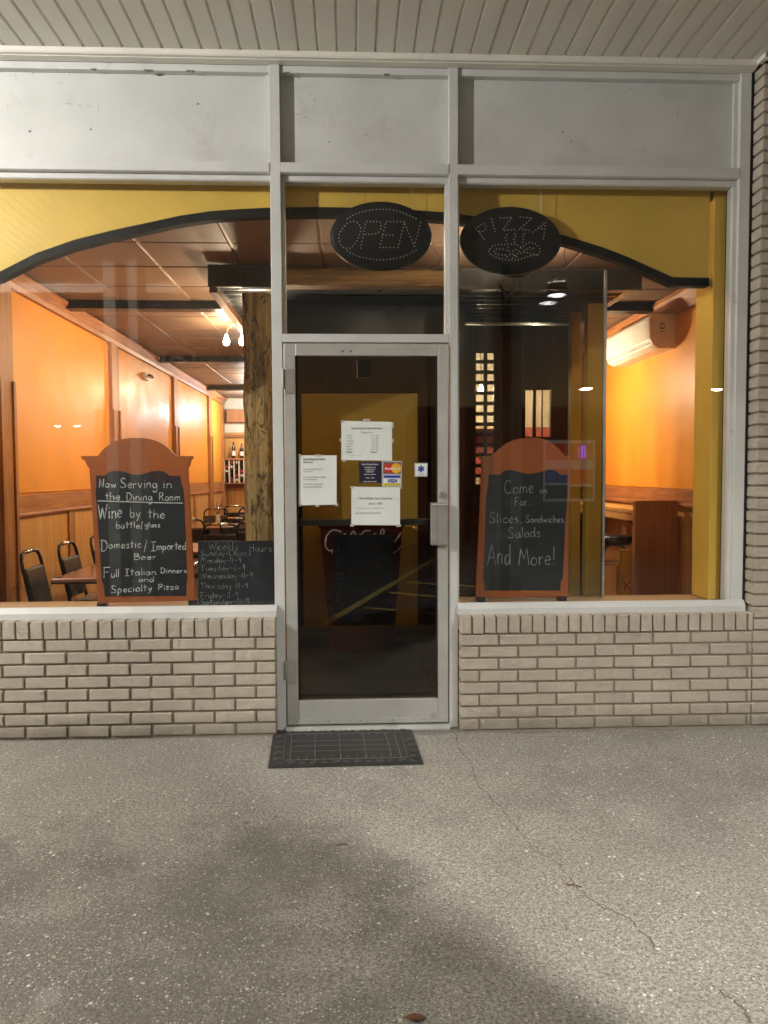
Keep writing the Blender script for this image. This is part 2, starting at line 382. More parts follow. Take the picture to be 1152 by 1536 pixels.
M['black_metal'] = plain('black_metal', (.011, .0115, .013), .32, .3, bmp=.05)
M['fascia'] = plain('charcoal_fascia', (.035, .037, .042), .42)
M['floor'] = plain('dark_brown_floor', (.085, .045, .025), .35, var=.3, nscale=6, bmp=.2, bscale=30)
M['vinyl'] = plain('black_vinyl', (.030, .024, .022), .28, bmp=.3, bscale=180, bdist=.001, coat=.3)
M['tabletop'] = plain('brown_laminate', (.20, .065, .025), .22, var=.15, nscale=6, bmp=.03, coat=.4)
M['sign_orange'] = plain('terracotta_board', (.32, .080, .014), .55, var=.05, nscale=4, bmp=.06, bscale=90)
M['slate'] = plain('chalkboard', (.009, .011, .016), .55, var=.3, nscale=5, bmp=.04, dirt=(7, .54, (.030, .034, .040), .7))
M['led_face'] = plain('black_plastic', (.009, .0095, .011), .5, bmp=.02, spec=.25)
M['led'] = plain('unlit_led', (.50, .50, .48), .35, bmp=0)
M['paper'] = plain('paper', (.74, .78, .76), .75, var=.03, nscale=12, bmp=.25, bscale=9, bdist=.003)
M['tape'] = plain('clear_tape', (.45, .45, .40), .25, bmp=.1)
M['ink'] = plain('print_ink', (.10, .10, .11), .7, bmp=0)
M['ink_light'] = plain('faint_print', (.30, .31, .32), .7, bmp=0)
M['navy'] = plain('navy_sticker', (.010, .011, .035), .35, bmp=0)
M['white'] = plain('white_print', (.75, .76, .75), .5, bmp=0)
M['red'] = plain('red_print', (.55, .025, .018), .45, bmp=0)
M['amber'] = plain('amber_print', (.80, .42, .02), .45, bmp=0)
M['blue'] = plain('blue_print', (.02, .045, .36), .45, bmp=0)
M['gold'] = plain('gold_print', (.60, .50, .03), .45, bmp=0)
M['grey'] = plain('grey_sticker', (.42, .43, .44), .45, bmp=0)
M['coke'] = plain('red_cooler_paint', (.09, .010, .008), .3, coat=.3, bmp=.03)
M['chrome'] = plain('chrome', (.75, .74, .72), .14, 1.0, bmp=0)
M['steel'] = plain('brushed_steel', (.55, .55, .53), .34, .9, bmp=.05)
M['ac'] = plain('ac_plastic', (.70, .62, .52), .35, bmp=.03)
M['ac_end'] = plain('ac_end_plastic', (.66, .46, .30), .35, bmp=.03)
M['brownboard'] = wood('brown_stained_board', (.30, .12, .045), (.37, .155, .06), (.43, .19, .08), 'z', .35, .45, .08)
M['ledge'] = wood('ledge_wood', (.40, .24, .11), (.52, .33, .16), (.60, .40, .22), 'x', .7, .5, .2)
M['caution'] = plain('yellow_plastic', (.70, .42, .015), .4, bmp=.03)
M['bottle'] = plain('dark_bottle_glass', (.012, .014, .012), .12, bmp=0)
M['label_white'] = plain('bottle_label', (.72, .68, .58), .6, bmp=0)
M['cream'] = plain('cream_wall', (.62, .55, .42), .6, bmp=.1)
M['cable'] = plain('black_cable', (.02, .02, .02), .5, bmp=0)
M['bulb'] = emit('lit_bulb', (1, .84, .58), 28)
M['fixture'] = plain('lamp_fitting', (.45, .35, .22), .35, .6, bmp=0)
M['asphalt'] = plain('lot_asphalt', (.050, .049, .047), .9, var=.25, nscale=2, bmp=.8, bscale=130, bdist=.004)
M['paint_line'] = plain('yellow_road_paint', (.52, .40, .10), .7, var=.15, nscale=20, dirt=(12, .58, (.2, .16, .06), .6))
M['column_paint'] = plain('column_paint', (.42, .41, .37), .5)
M['leaf'] = plain('dry_leaf', (.16, .065, .025), .7)
M['crack'] = plain('crack_dirt', (.15, .12, .085), .95, var=.4, nscale=30)
M['glass'] = glass('window_glass', (.96, .97, .96), .72, 0, .035)
M['glass_door'] = glass('door_glass', (.56, .56, .55), .85, 0, .008)
M['glass_tint'] = glass('tinted_glass', (.66, .66, .63), .6, 0, 0)
M['lamp_white'] = emit('lamp_lens', (1, .96, .88), 60)
M['lit_shop'] = emit('lit_shop_wall', (1, .80, .62), 1.2)
M['neon_blue'] = emit('neon_violet', (.25, .15, 1), 4)
M['chalk'] = plain('chalk', (.62, .64, .64), .9, var=.35, nscale=120, dirt=(260, .50, (.22, .23, .24), .7))
M['dim_chalk'] = plain('dim_chalk', (.34, .35, .36), .9, var=.6, nscale=55, dirt=(30, .48, (.06, .065, .07), .85))
M['skin'] = plain('skin', (.48, .27, .18), .5, bmp=.1)

def txt(s, x, z, size, m, parent, y, name='lettering', align='CENTER', bold=0.0, shear=0, sx=1.0):
    cu = bpy.data.curves.new('t', 'FONT'); cu.body = s; cu.size = size; cu.align_x = align; cu.offset = bold; cu.shear = shear; cu.resolution_u = 2
    o = bpy.data.objects.new('t', cu); COL.objects.link(o)
    dg = bpy.context.evaluated_depsgraph_get(); me = bpy.data.meshes.new_from_object(o.evaluated_get(dg)); bpy.data.objects.remove(o)
    off = ORG.get(parent.name, Vector((0, 0, 0)))
    for v in me.vertices: v.co = Vector((x+v.co.x*sx, y, z+v.co.y))-off
    me.materials.clear(); me.materials.append(m); me.name = name
    q = bpy.data.objects.new(name, me); COL.objects.link(q); q.parent = parent; return q

# ------------------------------------------------------------------ single-stroke handwriting
# y: baseline 0, x-height .5, capitals 1, descender -.4 ; C = smooth stroke, L = straight
C_, L_ = 'C', 'L'
GL = {
'a': (.50, [(C_, [(.42,.42),(.22,.5),(.03,.28),(.12,.02),(.32,.08),(.42,.42)]), (L_, [(.43,.5),(.46,0)])]),
'b': (.50, [(L_, [(.04,1),(.05,.02)]), (C_, [(.05,.38),(.25,.5),(.44,.28),(.32,.0),(.06,.04)])]),
'c': (.44, [(C_, [(.40,.42),(.22,.5),(.03,.26),(.15,.02),(.40,.08)])]),
'd': (.52, [(C_, [(.42,.40),(.22,.5),(.03,.26),(.14,.01),(.34,.06),(.43,.3)]), (L_, [(.45,.98),(.46,0)])]),
'e': (.46, [(C_, [(.04,.26),(.38,.30),(.34,.46),(.18,.5),(.03,.26),(.14,.02),(.40,.06)])]),
'g': (.50, [(C_, [(.42,.42),(.22,.5),(.04,.3),(.14,.06),(.34,.12),(.42,.42)]), (C_, [(.43,.5),(.46,.0),(.40,-.34),(.20,-.40),(.04,-.26)])]),
'h': (.50, [(L_, [(.05,1),(.05,0)]), (C_, [(.05,.3),(.22,.5),(.38,.42),(.42,0)])]),
'i': (.18, [(L_, [(.08,.5),(.09,0)]), (L_, [(.08,.70),(.09,.75)])]),
'k': (.46, [(L_, [(.05,1),(.05,0)]), (L_, [(.38,.5),(.06,.22),(.42,0)])]),
'l': (.18, [(L_, [(.08,1),(.09,0)])]),
'm': (.74, [(L_, [(.05,.5),(.05,0)]), (C_, [(.05,.32),(.18,.5),(.32,.42),(.35,0)]), (C_, [(.35,.32),(.48,.5),(.62,.42),(.66,0)])]),
'n': (.50, [(L_, [(.05,.5),(.05,0)]), (C_, [(.05,.32),(.22,.5),(.38,.42),(.42,0)])]),
'o': (.50, [(C_, [(.24,.5),(.05,.34),(.06,.1),(.25,0),(.43,.14),(.42,.38),(.24,.5)])]),
'p': (.50, [(L_, [(.05,.5),(.06,-.40)]), (C_, [(.05,.38),(.24,.5),(.43,.3),(.32,.04),(.06,.06)])]),
'r': (.38, [(L_, [(.05,.5),(.06,0)]), (C_, [(.06,.28),(.18,.46),(.34,.46)])]),
's': (.42, [(C_, [(.36,.44),(.16,.5),(.06,.38),(.32,.20),(.30,.04),(.04,.02)])]),
't': (.38, [(L_, [(.18,.95),(.19,0)]), (L_, [(.0,.60),(.38,.62)])]),
'u': (.50, [(C_, [(.05,.5),(.07,.1),(.22,0),(.38,.1),(.42,.5)]), (L_, [(.42,.5),(.44,0)])]),
'v': (.46, [(L_, [(.02,.5),(.22,0),(.42,.5)])]),
'w': (.64, [(L_, [(.02,.5),(.16,0),(.30,.42),(.45,0),(.60,.5)])]),
'y': (.46, [(L_, [(.04,.5),(.22,.06)]), (C_, [(.42,.5),(.28,.0),(.10,-.40)])]),
'z': (.46, [(L_, [(.04,.48),(.40,.5),(.04,.0),(.44,.02)])]),
'A': (.74, [(L_, [(.0,0),(.36,1),(.68,0)]), (L_, [(.14,.34),(.60,.34)])]),
'B': (.60, [(L_, [(.07,1),(.06,0)]), (C_, [(.0,.98),(.36,.96),(.42,.74),(.08,.54)]), (C_, [(.08,.54),(.52,.44),(.46,.06),(.02,.0)])]),
'C': (.64, [(C_, [(.58,.86),(.36,1),(.08,.7),(.08,.25),(.32,.0),(.60,.12)])]),
'D': (.66, [(L_, [(.08,1),(.06,0)]), (C_, [(.0,1),(.42,.9),(.60,.5),(.40,.08),(.02,.0)])]),
'F': (.56, [(L_, [(.08,.98),(.06,0)]), (L_, [(.0,.98),(.54,1)]), (L_, [(.07,.52),(.42,.54)])]),
'H': (.62, [(L_, [(.06,1),(.06,0)]), (L_, [(.52,1),(.54,0)]), (L_, [(.06,.5),(.54,.52)])]),
'I': (.46, [(L_, [(.22,1),(.22,0)]), (L_, [(.02,1),(.44,1)]), (L_, [(.0,0),(.44,.02)])]),
'M': (.84, [(L_, [(.0,0),(.16,1),(.40,.35),(.62,1),(.78,0)])]),
'N': (.62, [(L_, [(.04,0),(.08,1),(.46,.04),(.54,1)])]),
'P': (.58, [(L_, [(.08,1),(.06,0)]), (C_, [(.0,.98),(.40,.98),(.52,.74),(.36,.50),(.08,.46)])]),
'R': (.62, [(L_, [(.08,1),(.06,0)]), (C_, [(.0,.98),(.40,.98),(.48,.76),(.36,.54),(.08,.5)]), (L_, [(.22,.5),(.58,0)])]),
'S': (.62, [(C_, [(.54,.88),(.32,1),(.10,.82),(.22,.56),(.48,.38),(.50,.10),(.26,.0),(.02,.12)])]),
'T': (.60, [(L_, [(.30,1),(.29,0)]), (L_, [(.0,.98),(.60,1)])]),
'W': (.92, [(L_, [(.0,1),(.22,0),(.42,.80),(.62,0),(.88,1)])]),
'1': (.24, [(L_, [(.12,1),(.12,0)])]),
'9': (.46, [(C_, [(.40,.86),(.20,.98),(.05,.72),(.22,.54),(.40,.72)]), (L_, [(.42,.94),(.38,0)])]),
'/': (.40, [(L_, [(.36,1.05),(.04,-.15)])]),
'-': (.46, [(L_, [(.06,.42),(.40,.43)])]),
'!': (.26, [(L_, [(.14,1.05),(.12,.28)]), (L_, [(.11,.06),(.12,.0)])]),
'.': (.18, [(L_, [(.07,.04),(.09,.0)])]),
',': (.20, [(L_, [(.10,.06),(.05,-.14)])]),
' ': (.40, []),
}
def crom(p, k=7):
    out = []
    n = len(p)
    for i in range(n-1):
        p0, p1, p2, p3 = p[max(i-1, 0)], p[i], p[i+1], p[min(i+2, n-1)]
        for j in range(k):
            t = j/k
            out.append(tuple(.5*((2*b)+(-a+c)*t+(2*a-5*b+4*c-d)*t*t+(-a+3*b-3*c+d)*t**3) for a, b, c, d in zip(p0, p1, p2, p3)))
    out.append(p[-1]); return out
def hand(mb, s, p0, p1, H, Y, w, jit=.03, slant=.0):
    """write s from pixel p0 to p1 (baseline ends), capital height H px, on the plane y=Y"""
    tot = sum(GL[c][0]+.10 for c in s)-.10
    dx, dy = p1[0]-p0[0], p1[1]-p0[1]; x = 0
    for c in s:
        gw, st = GL[c]; ox = random.uniform(-jit, jit); oy = random.uniform(-jit, jit); sc = random.uniform(.93, 1.06)
        for kind, pts in st:
            q = crom(pts) if kind == 'C' else [tuple(a+(b-a)*t/4 for a, b in zip(pts[i], pts[i+1])) for i in range(len(pts)-1) for t in range(4)]+[pts[-1]]
            out = []
            for (u, v) in q:
                uu = (x+u+ox+slant*v)/tot; vv = (v*sc+oy)*H
                P = at(p0[0]+dx*uu, p0[1]+dy*uu-vv, Y); out.append((P.x, P.z))
            ph = random.random()*6
            mb.ribbon(out, lambda t, ph=ph: w*(1+.32*math.sin(ph+t*6)+.18*math.sin(ph*3+t*23)), Y)
        x += gw+.10
    return mb
def polypix(pts, Y): return [(lambda P: (P.x, P.z))(at(x, y, Y)) for x, y in pts]

# ================================================================== SETTING: ground
g = MB(); g.add([(-30, -2.86, 0), (30, -2.86, 0), (30, .03, 0), (-30, .03, 0)], [(0, 1, 2, 3)])
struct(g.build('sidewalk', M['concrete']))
g = MB(); g.add([(-150, -150, -.006), (150, -150, -.006), (150, -2.859, -.006), (-150, -2.859, -.006)], [(0, 1, 2, 3)])
struct(g.build('parking_lot', M['asphalt']))
def painted(p, q, w, z):
    p, q = Vector((*p, z)), Vector((*q, z)); t = (q-p).normalized(); n = Vector((-t.y, t.x, 0))*w/2
    return MB().add([p+n, p-n, q-n, q+n], [(0, 1, 2, 3)])
hz = thing('road_marking', 'worn yellow hatched no parking stripes painted on the lot before the door', 'road marking', (0, -3, 0))
for i, (p, q) in enumerate((((-3.4, -2.93), (3.2, -2.93)), ((-.30, -2.98), (1.55, -9.2)), ((.13, -3.95), (1.9, -3.0)), ((.44, -5.0), (2.4, -3.75)), ((.72, -5.9), (2.6, -4.55)))):
    painted(p, q, .10, -.002+.0015*i).build('painted_stripe', M['paint_line'], hz)
# crack running from the door to the lower right
cp = [(683, 1100), (690, 1125), (708, 1150), (716, 1178), (745, 1205), (768, 1235), (790, 1258), (800, 1275), (830, 1290), (855, 1315), (868, 1335), (905, 1362), (938, 1375), (968, 1402), (992, 1440)]
pts = []
for (x, y) in cp:
    d = _f + _r2*((x-576)/FPX) - _u2*((y-768)/FPX); P = CAMP+d*(-CAMP.z/d.z); pts.append(P)
def ground_crack(pts, wmax, name='pavement_crack'):
    out = []
    for a, b in zip(pts[:-1], pts[1:]):
        for k in range(7):
            q = a.lerp(b, k/7); out.append((q.x+random.uniform(-.006, .006), q.y+random.uniform(-.006, .006)))
    m = MB(); n = len(out); L = []; Q = []
    for i, p in enumerate(out):
        w = wmax*random.uniform(.25, 1); a = Vector(out[max(i-1, 0)]); b = Vector(out[min(i+1, n-1)]); t = (b-a).normalized()
        L.append((p[0]-t.y*w, p[1]+t.x*w, .0015)); Q.append((p[0]+t.y*w, p[1]-t.x*w, .0015))
    m.add(L+Q, [(i, i+1, n+i+1, n+i) for i in range(n-1) if random.random() < .86])
    return struct(m.build(name, M['crack']))
ground_crack(pts, .0030)
M['stone'] = plain('pale_grit', (.55, .52, .46), .8, var=.3, nscale=40)
gs = MB(); rnd_ = random.Random(5)
def pebble(x, y, r_):
    a0_ = rnd_.random()*6; n_ = 5; h_ = r_*rnd_.uniform(.3, .6); q_ = [(x+r_*rnd_.uniform(.6, 1.2)*math.cos(a0_+k*2*math.pi/n_), y+r_*rnd_.uniform(.6, 1.2)*math.sin(a0_+k*2*math.pi/n_), .0006) for k in range(n_)]
    gs.add(q_+[(x, y, h_)], [(k, (k+1) % n_, n_) for k in range(n_)])
for a_, b_ in zip(pts[:-1], pts[1:]):
    for k in range(16):
        q_ = a_.lerp(b_, rnd_.random()); pebble(q_.x+rnd_.gauss(0, .03), q_.y+rnd_.gauss(0, .03), rnd_.uniform(.0012, .0042))
for k in range(900):
    pebble(rnd_.uniform(-2.2, 2.5), -rnd_.random()**1.3*2.6-.1, rnd_.uniform(.001, .0036))
for k in range(160): pebble(rnd_.uniform(-2.0, 2.4), rnd_.uniform(-.16, -.09), rnd_.uniform(.001, .004))
gs_ = gs.build('loose_grit', M['stone']); tag(gs_, 'pale loose grit scattered over the pavement and along the crack', 'grit', None, 'stuff')
def gp(x, y, z=0):
    d = _f + _r2*((x-576)/FPX) - _u2*((y-768)/FPX); return CAMP+d*((z-CAMP.z)/d.z)
ground_crack([gp(*p) for p in ((1075, 1485), (1098, 1498), (1115, 1515), (1128, 1536))], .005)
# leaf
lf = MB(); c = gp(622, 1528, .003)
ring = [(c.x+.026*math.cos(a)*(1+.25*math.sin(3*a)), c.y+.011*math.sin(a)*(1+.2*math.cos(4*a)), .004+.006*abs(math.sin(a))) for a in [k*math.pi/8 for k in range(16)]]
lf.add(ring+[(c.x, c.y, .003)], [(i, (i+1) % 16, 16) for i in range(16)])
tag(lf.build('dry_leaf', M['leaf']), 'curled brown dry leaf lying on the pavement in the foreground', 'leaf')

for (px_, py_, L_2, a_2, lb_) in ((512, 1267, .022, .2, 'small dark twig on the pavement below the doormat'), (366, 1334, .03, 1.0, 'thin pale straw lying on the dark pavement patch'), (860, 1328, .03, -.4, 'short brown twig lying beside the pavement crack')):
    c_2 = gp(px_, py_, .003); d_2 = Vector((math.cos(a_2), math.sin(a_2), 0))*L_2
    tag(MB().tube([c_2-d_2, c_2+Vector((.001, .002, .001)), c_2+d_2], .0018, 5).build('twig', M['stone'] if 'straw' in lb_ else M['leaf']), lb_, 'twig')

# ================================================================== brick walls
BF = -.10   # brick front plane
SP, JT, CH = .2205, .013, .0677
def brick_mesh(w, h, d, seed):
    rnd = random.Random(seed); mb = MB(); mb.box(-w/2, w/2, 0, d, -h/2, h/2, .0035)
    for v in mb.v:
        v.x += rnd.uniform(-.0012, .0012); v.z += rnd.uniform(-.0012, .0012)
        if v.y < .01: v.y += rnd.uniform(-.0015, .0015)
    me = mb.mesh('brick'); me.materials.append(M['brick']); return me
BM = {}
def brick(x0, x1, z0, z1, y, parent, d=.095):
    w, h = round(x1-x0, 3), round(z1-z0, 3)
    if w < .015: return
    key = (w, h, random.randrange(3))
    if key not in BM: BM[key] = brick_mesh(w, h, d, hash(key) % 999)
    inst('brick', BM[key], ((x0+x1)/2, y+random.uniform(-.002, .002), (z0+z1)/2), parent, (random.uniform(-.004, .004), 0, random.uniform(-.006, .006)))
def low_wall(t, xa, xb, anchor_end, sp, rw, phase):
    ztop = .600
    # stretcher courses, the lowest partly below the pavement
    for k in range(9):
        z1 = ztop-.052-k*CH if k else ztop-.052
        z1 = .548-k*CH; z0 = z1-CH+JT
        if z1 < .012: break
        z0 = max(z0, -.02)
        off = (sp/2 if k % 2 == phase else 0)
        x = anchor_end; d = -1 if anchor_end == xb else 1
        e = x+d*(sp-off if off else sp)
        while (x > xa+.002 if d < 0 else x < xb-.002):
            a, b = sorted((x, e)); brick(max(a, xa)+JT/2*(a > xa-1), min(b, xb)-JT/2, z0, z1, BF, t)
            x = e; e = x+d*sp
    # rowlock course below the sill
    x = anchor_end; d = -1 if anchor_end == xb else 1
    while (x > xa+.01 if d < 0 else x < xb-.01):
        e = x+d*rw; a, b = sorted((x, e)); a = max(a, xa); b = min(b, xb)
        if b-a > .02: brick(a+.005, b-.005, .560, .655, BF-.004, t, .16)
        x = e
tl = thing('brick_wall', 'low beige painted brick wall under the left dining room window', 'brick wall', (-2.4, BF, 0))
MB().box(-4.4, -.425, BF+.013, .0, -.05, .648).build('mortar', M['mortar'], tl)
low_wall(tl, -4.3, -.418, -.418, .2265, .0735, 0)
trw = thing('brick_wall', 'low beige painted brick wall under the right window with the PIZZA sign', 'brick wall', (1.4, BF, 0))
MB().box(.600, 2.262, BF+.013, .0, -.05, .648).build('mortar', M['mortar'], trw)
low_wall(trw, .593, 2.248, .593, .2165, .0675, 1)
tp = thing('brick_pier', 'tall beige brick pier right of the storefront reaching up to the soffit', 'brick pier', (2.8, BF, 0))
MB().box(2.262, 4.4, BF+.013, .1, -.05, 3.66).build('mortar', M['mortar'], tp)
k = 0; z1 = .548-7*CH
while z1 < 3.70:
    z0 = z1-CH+JT
    x = 2.248; first = .105 if k % 2 else .2165
    e = x+first
    while x < 3.35:
        b = min(e, 3.36); brick(x+(0 if x < 2.25 else JT/2), b-JT/2, max(z0, -.02), min(z1, 3.655), BF, tp, .102)
        x = e; e = x+.2165
    z1 += CH; k += 1

# ================================================================== canopy (soffit)
cn = thing('canopy', 'flat canopy with cream ribbed vinyl soffit boards over the storefront', 'canopy', (0, -2.4, 3.69))
ZS = 3.690
pm = MB(); w = .0502
pm.prof([(-w, .016), (-w, .011), (-w+.008, 0), (w-.008, 0), (w, .011), (w, .016)], -4.9, -.062, 'y')
pmesh = pm.mesh('soffit_panel'); pmesh.materials.append(M['soffit'])
for i in range(-42, 46):
    x = i*.1022-.012
    inst('soffit_panel', pmesh, (x, 0, ZS+random.uniform(-.0006, .0006)), cn, (0, random.uniform(-.006, .006), 0))
MB().box(-4.4, 4.75, -4.9, -.085, ZS+.0165, ZS+.06).build('soffit_backing', M['soffit'], cn)
MB().box(-4.4, 4.75, -.083, -.046, ZS+.022, ZS+.07).build('soffit_void', M['black_gap'], cn)
MB().prof([(-.072, ZS+.008), (-.072, ZS-.022), (-.066, ZS-.030), (-.046, ZS-.030), (-.046, ZS+.018), (-.056, ZS+.018), (-.062, ZS+.008)], -4.4, 2.235).build('wall_trim', M['soffit'], cn)
MB().box(-4.4, 2.235, -.0455, .011, 3.6555, 3.70).build('head_closure', M['soffit'], cn)
MB().prof([(-.072, ZS-.002), (-.072, ZS-.026), (-.150, ZS-.030), (-.150, ZS-.002)], 2.225, 2.252).build('corner_trim', M['soffit'], cn)
MB().box(2.235, 4.4, -.150, -.118, ZS-.030, ZS-.001).build('pier_trim', M['soffit'], cn)
MB().box(-4.4, 4.75, -5.0, -4.9, ZS-.10, ZS+.5).build('fascia', M['soffit'], cn)
MB().box(-4.6, 4.9, -5.0, 12, ZS+.5, ZS+.6).build('roof_deck', M['column_paint'], cn)
for (cx, nm) in ((-2.42, 'left'), (1.67, 'right')):
    ct = thing('canopy_column', 'pale painted canopy column standing at the lot edge, %s one of the two' % nm, 'column', (cx, -4.1, 0), 'canopy columns at the lot edge')
    MB().box(cx-.20, cx+.20, -4.30, -3.90, .012, .10).build('base', M['column_paint'], ct, bevel=.004)
    MB().box(cx-.18, cx+.18, -4.28, -3.92, .10, ZS-.002).build('shaft', M['column_paint'], ct, bevel=.01)
    MB().box(cx-.05, cx+.05, -3.92, -3.90, .12, ZS-.02).build('cover_strip', M['asphalt'], ct)
for (lx, ly, lb) in ((-4.15, -2.62, 'round canopy ceiling light left of the door, lit warm white'),):
    ft = thing('canopy_light', lb, 'light', (lx, ly, ZS), 'canopy ceiling lights')
    MB().lathe((lx, ly, ZS-.055), [(.05, 0), (.11, .02), (.12, .055)], 20).build('lamp_base', M['fixture'], ft)

dl = thing('downlight', 'black cylinder downlight under the canopy edge behind the right column', 'light', (2.45, -4.75, ZS))
MB().lathe((2.45, -4.75, 3.55), [(.112, 0), (.112, .138)], 24).build('housing', M['black_metal'], dl)
dl.children[0].data  # open tube: drop the end caps
_m = dl.children[0].data; _b = bmesh.new(); _b.from_mesh(_m); bmesh.ops.delete(_b, geom=[f_ for f_ in _b.faces if len(f_.verts) > 4], context='FACES_ONLY'); _b.to_mesh(_m); _b.free()

# ================================================================== storefront frame
sf = thing('storefront_frame', 'pale grey aluminium storefront frame with three bays and white upper boards', 'storefront', (0, 0, 0))
def alu(name, x0, x1, y0, y1, z0, z1, m='alu', par=sf, bev=.0025): return MB().box(x0, x1, y0, y1, z0, z1).build(name, M[m], par, bevel=bev)
PANY = .052
alu('mullion', -.433, -.376, -.002, .10, 0.001, 3.655)
alu('mullion', .545, .595, -.002, .10, 0.001, 3.655)
alu('mullion', 2.172, 2.232, -.002, .10, .658, 3.655)
alu('mullion', -4.4, -4.34, -.002, .10, .658, 3.655)
for (a, b, s) in ((-4.34, -.433, 0), (-.376, .545, 0), (.595, 2.172, 0)):
    MB().prof([(-.006, 3.136), (-.006, 3.084), (.004, 3.080), (.098, 3.080), (.098, 3.136)], a+.001, b-.001).build('header_rail', M['alu'], sf, bevel=.002)
    MB().prof([(.028, 3.079), (.028, 3.052), (.036, 3.046), (.095, 3.046), (.095, 3.079)], a+.001, b-.001).build('glazing_bead', M['alu'], sf)
    MB().box(a+.001, b-.001, .012, .098, 3.618, 3.654).build('head_rail', M['alu'], sf)
    MB().box(a+.001, b-.001, PANY, PANY+.012, 3.137, 3.617).build('upper_board', M['white_panel'], sf)
MB().box(2.150, 2.171, .030, .05, 3.137, 3.617).build('board_bead', M['alu'], sf)
MB().box(-.456, -.434, .034, .05, 3.137, 3.617).build('board_bead', M['alu'], sf)
# transom over the door
alu('transom_rail', -.375, .544, -.004, .10, 2.168, 2.214)
MB().box(-.375, -.357, .03, .095, 2.214, 3.046).build('glazing_bead', M['alu'], sf)
MB().box(.528, .544, .03, .095, 2.214, 3.046).build('glazing_bead', M['alu'], sf)
# window sills
for (a, b) in ((-4.34, -.419), (.589, 2.232)):
    MB().prof([(-.042, .652), (-.042, .686), (-.020, .716), (.0, .716), (.03, .702), (.098, .6985), (.098, .652)], a, b).build('window_sill', M['alu'], sf, bevel=.002)
# brighter bead strips on the jambs of the right window
MB().box(2.150, 2.171, .022, .095, .705, 3.046).build('glazing_bead', M['alu'], sf)
MB().box(.596, .606, .03, .095, .705, 3.046).build('glazing_bead', M['alu'], sf)
# glass
for (a, b, z0, z1, mm) in ((-4.339, -.434, .703, 3.045, 'glass'), (-.356, .527, 2.2145, 3.045, 'glass'), (.607, 2.149, .703, 3.045, 'glass')):
    MB().box(a, b, .050, .056, z0, z1).build('glass_pane', M[mm], sf)
# black sealant joint beside the brick pier
MB().box(2.2325, 2.2475, .0, .09, .66, 3.655).build('sealant_joint', M['black_gap'], sf)
# marks on the boards
mk = MB()
def dot(px, py, r=.003): 
    p = at(px, py, PANY-.001); mk.add([(p.x+r*math.cos(a)*random.uniform(.6, 1.2), PANY-.0012, p.z+r*math.sin(a)) for a in [k*math.pi/3 for k in range(6)]], [tuple(range(6))])
for (x, y, r) in ((115, 189, .0022), (137, 189, .0022), (136, 194, .006), (116, 214, .0022), (140, 214, .0022), (45, 197, .007), (297, 156, .006), (446, 171, .004), (458, 176, .004), (549, 202, .004), (493, 213, .004), (857, 212, .005), (844, 198, .006), (1105, 192, .004), (12, 160, .003), (30, 153, .002), (47, 151, .002), (26, 185, .002), (405, 183, .002), (660, 186, .002), (515, 150, .002), (50, 110, .004), (104, 111, .003), (234, 113, .002), (1102, 142, .003)): dot(x, y, r)
for q in ([(89, 154), (105, 156), (122, 158)], [(128, 158), (138, 160)], [(83, 123), (88, 125), (92, 122)], [(147, 95), (149, 103)], [(171, 105), (173, 112)], [(1016, 162), (1017, 177)], [(1016, 168), (1017, 175)], [(465, 140), (472, 150), (477, 158)], [(143, 130), (145, 134)], [(147, 152), (148, 168)], [(40, 200), (48, 193)], [(293, 158), (301, 153)], [(720, 130), (728, 134)], [(935, 140), (945, 134), (955, 133)], [(22, 112), (25, 120)]):
    q2 = [(a[0]+(b[0]-a[0])*t/6+random.uniform(-.5, .5), a[1]+(b[1]-a[1])*t/6+random.uniform(-.5, .5)) for a, b in zip(q[:-1], q[1:]) for t in range(6)]+[q[-1]]
    ph = random.random()*6; mk.ribbon(polypix(q2, PANY-.001), lambda t, ph=ph: .0011+.0011*math.sin(ph+t*11), PANY-.0013)
mkk = mk.build('scratches', M['mark'], sf); mkk['kind'] = 'stuff'
# peeling paint chips below the soffit edge
ch = MB()
for (px, w) in ((140, .03), (222, .05), (285, .045), (580, .03), (430, .03)):
    p = at(px, 90, .010); pts_ = [(p.x+w*(k/6-.5), 3.618-random.uniform(.002, .014)) for k in range(7)]
    ch.add([(x, .0105, 3.622) for x, z in pts_]+[(x, .0105, z) for x, z in pts_], [(i, i+1, 8+i, 7+i) for i in range(6)])
q = ch.build('peeled_edge', M['mark'], sf); q['kind'] = 'stuff'

# ================================================================== door
dr = thing('glass_door', 'aluminium framed glass entrance door covered with paper notices', 'door', (.09, 0, 0))
DX0, DX1 = -.368, .538
alu('door_stile', DX0, -.306, -.012, .036, .036, 2.160, 'door_alu', dr)
alu('door_stile', .481, DX1, -.012, .036, .036, 2.160, 'door_alu', dr)
alu('top_rail', -.3055, .4805, -.012, .036, 2.094, 2.160, 'door_alu', dr)
alu('bottom_rail', -.3055, .4805, -.012, .036, .036, .172, 'door_alu', dr)
MB().box(DX0+.004, DX1-.004, -.018, -.0125, .040, .066).build('sweep_strip', M['door_alu'], dr)
for x in (-.335, -.16, .02, .20, .38): 
    MB().lathey((x+.02, -.0195, .056), [(.004, 0), (.004, .002)], 8).build('screw', M['mark'], dr)
MB().box(-.3055, .4805, .008, .014, .1725, 2.0935).build('glass_pane', M['glass_door'], dr)
for (a, b, c, d) in ((-.3055, -.2955, .1725, 2.0935), (.4705, .4805, .1725, 2.0935)):
    MB().box(a, b, .0, .007, c, d).build('gasket', M['black_gap'], dr)
pb = MB().box(-.304, .43, .020, .052, 1.155, 1.190).build('push_bar', M['steel'], dr, bevel=.003)
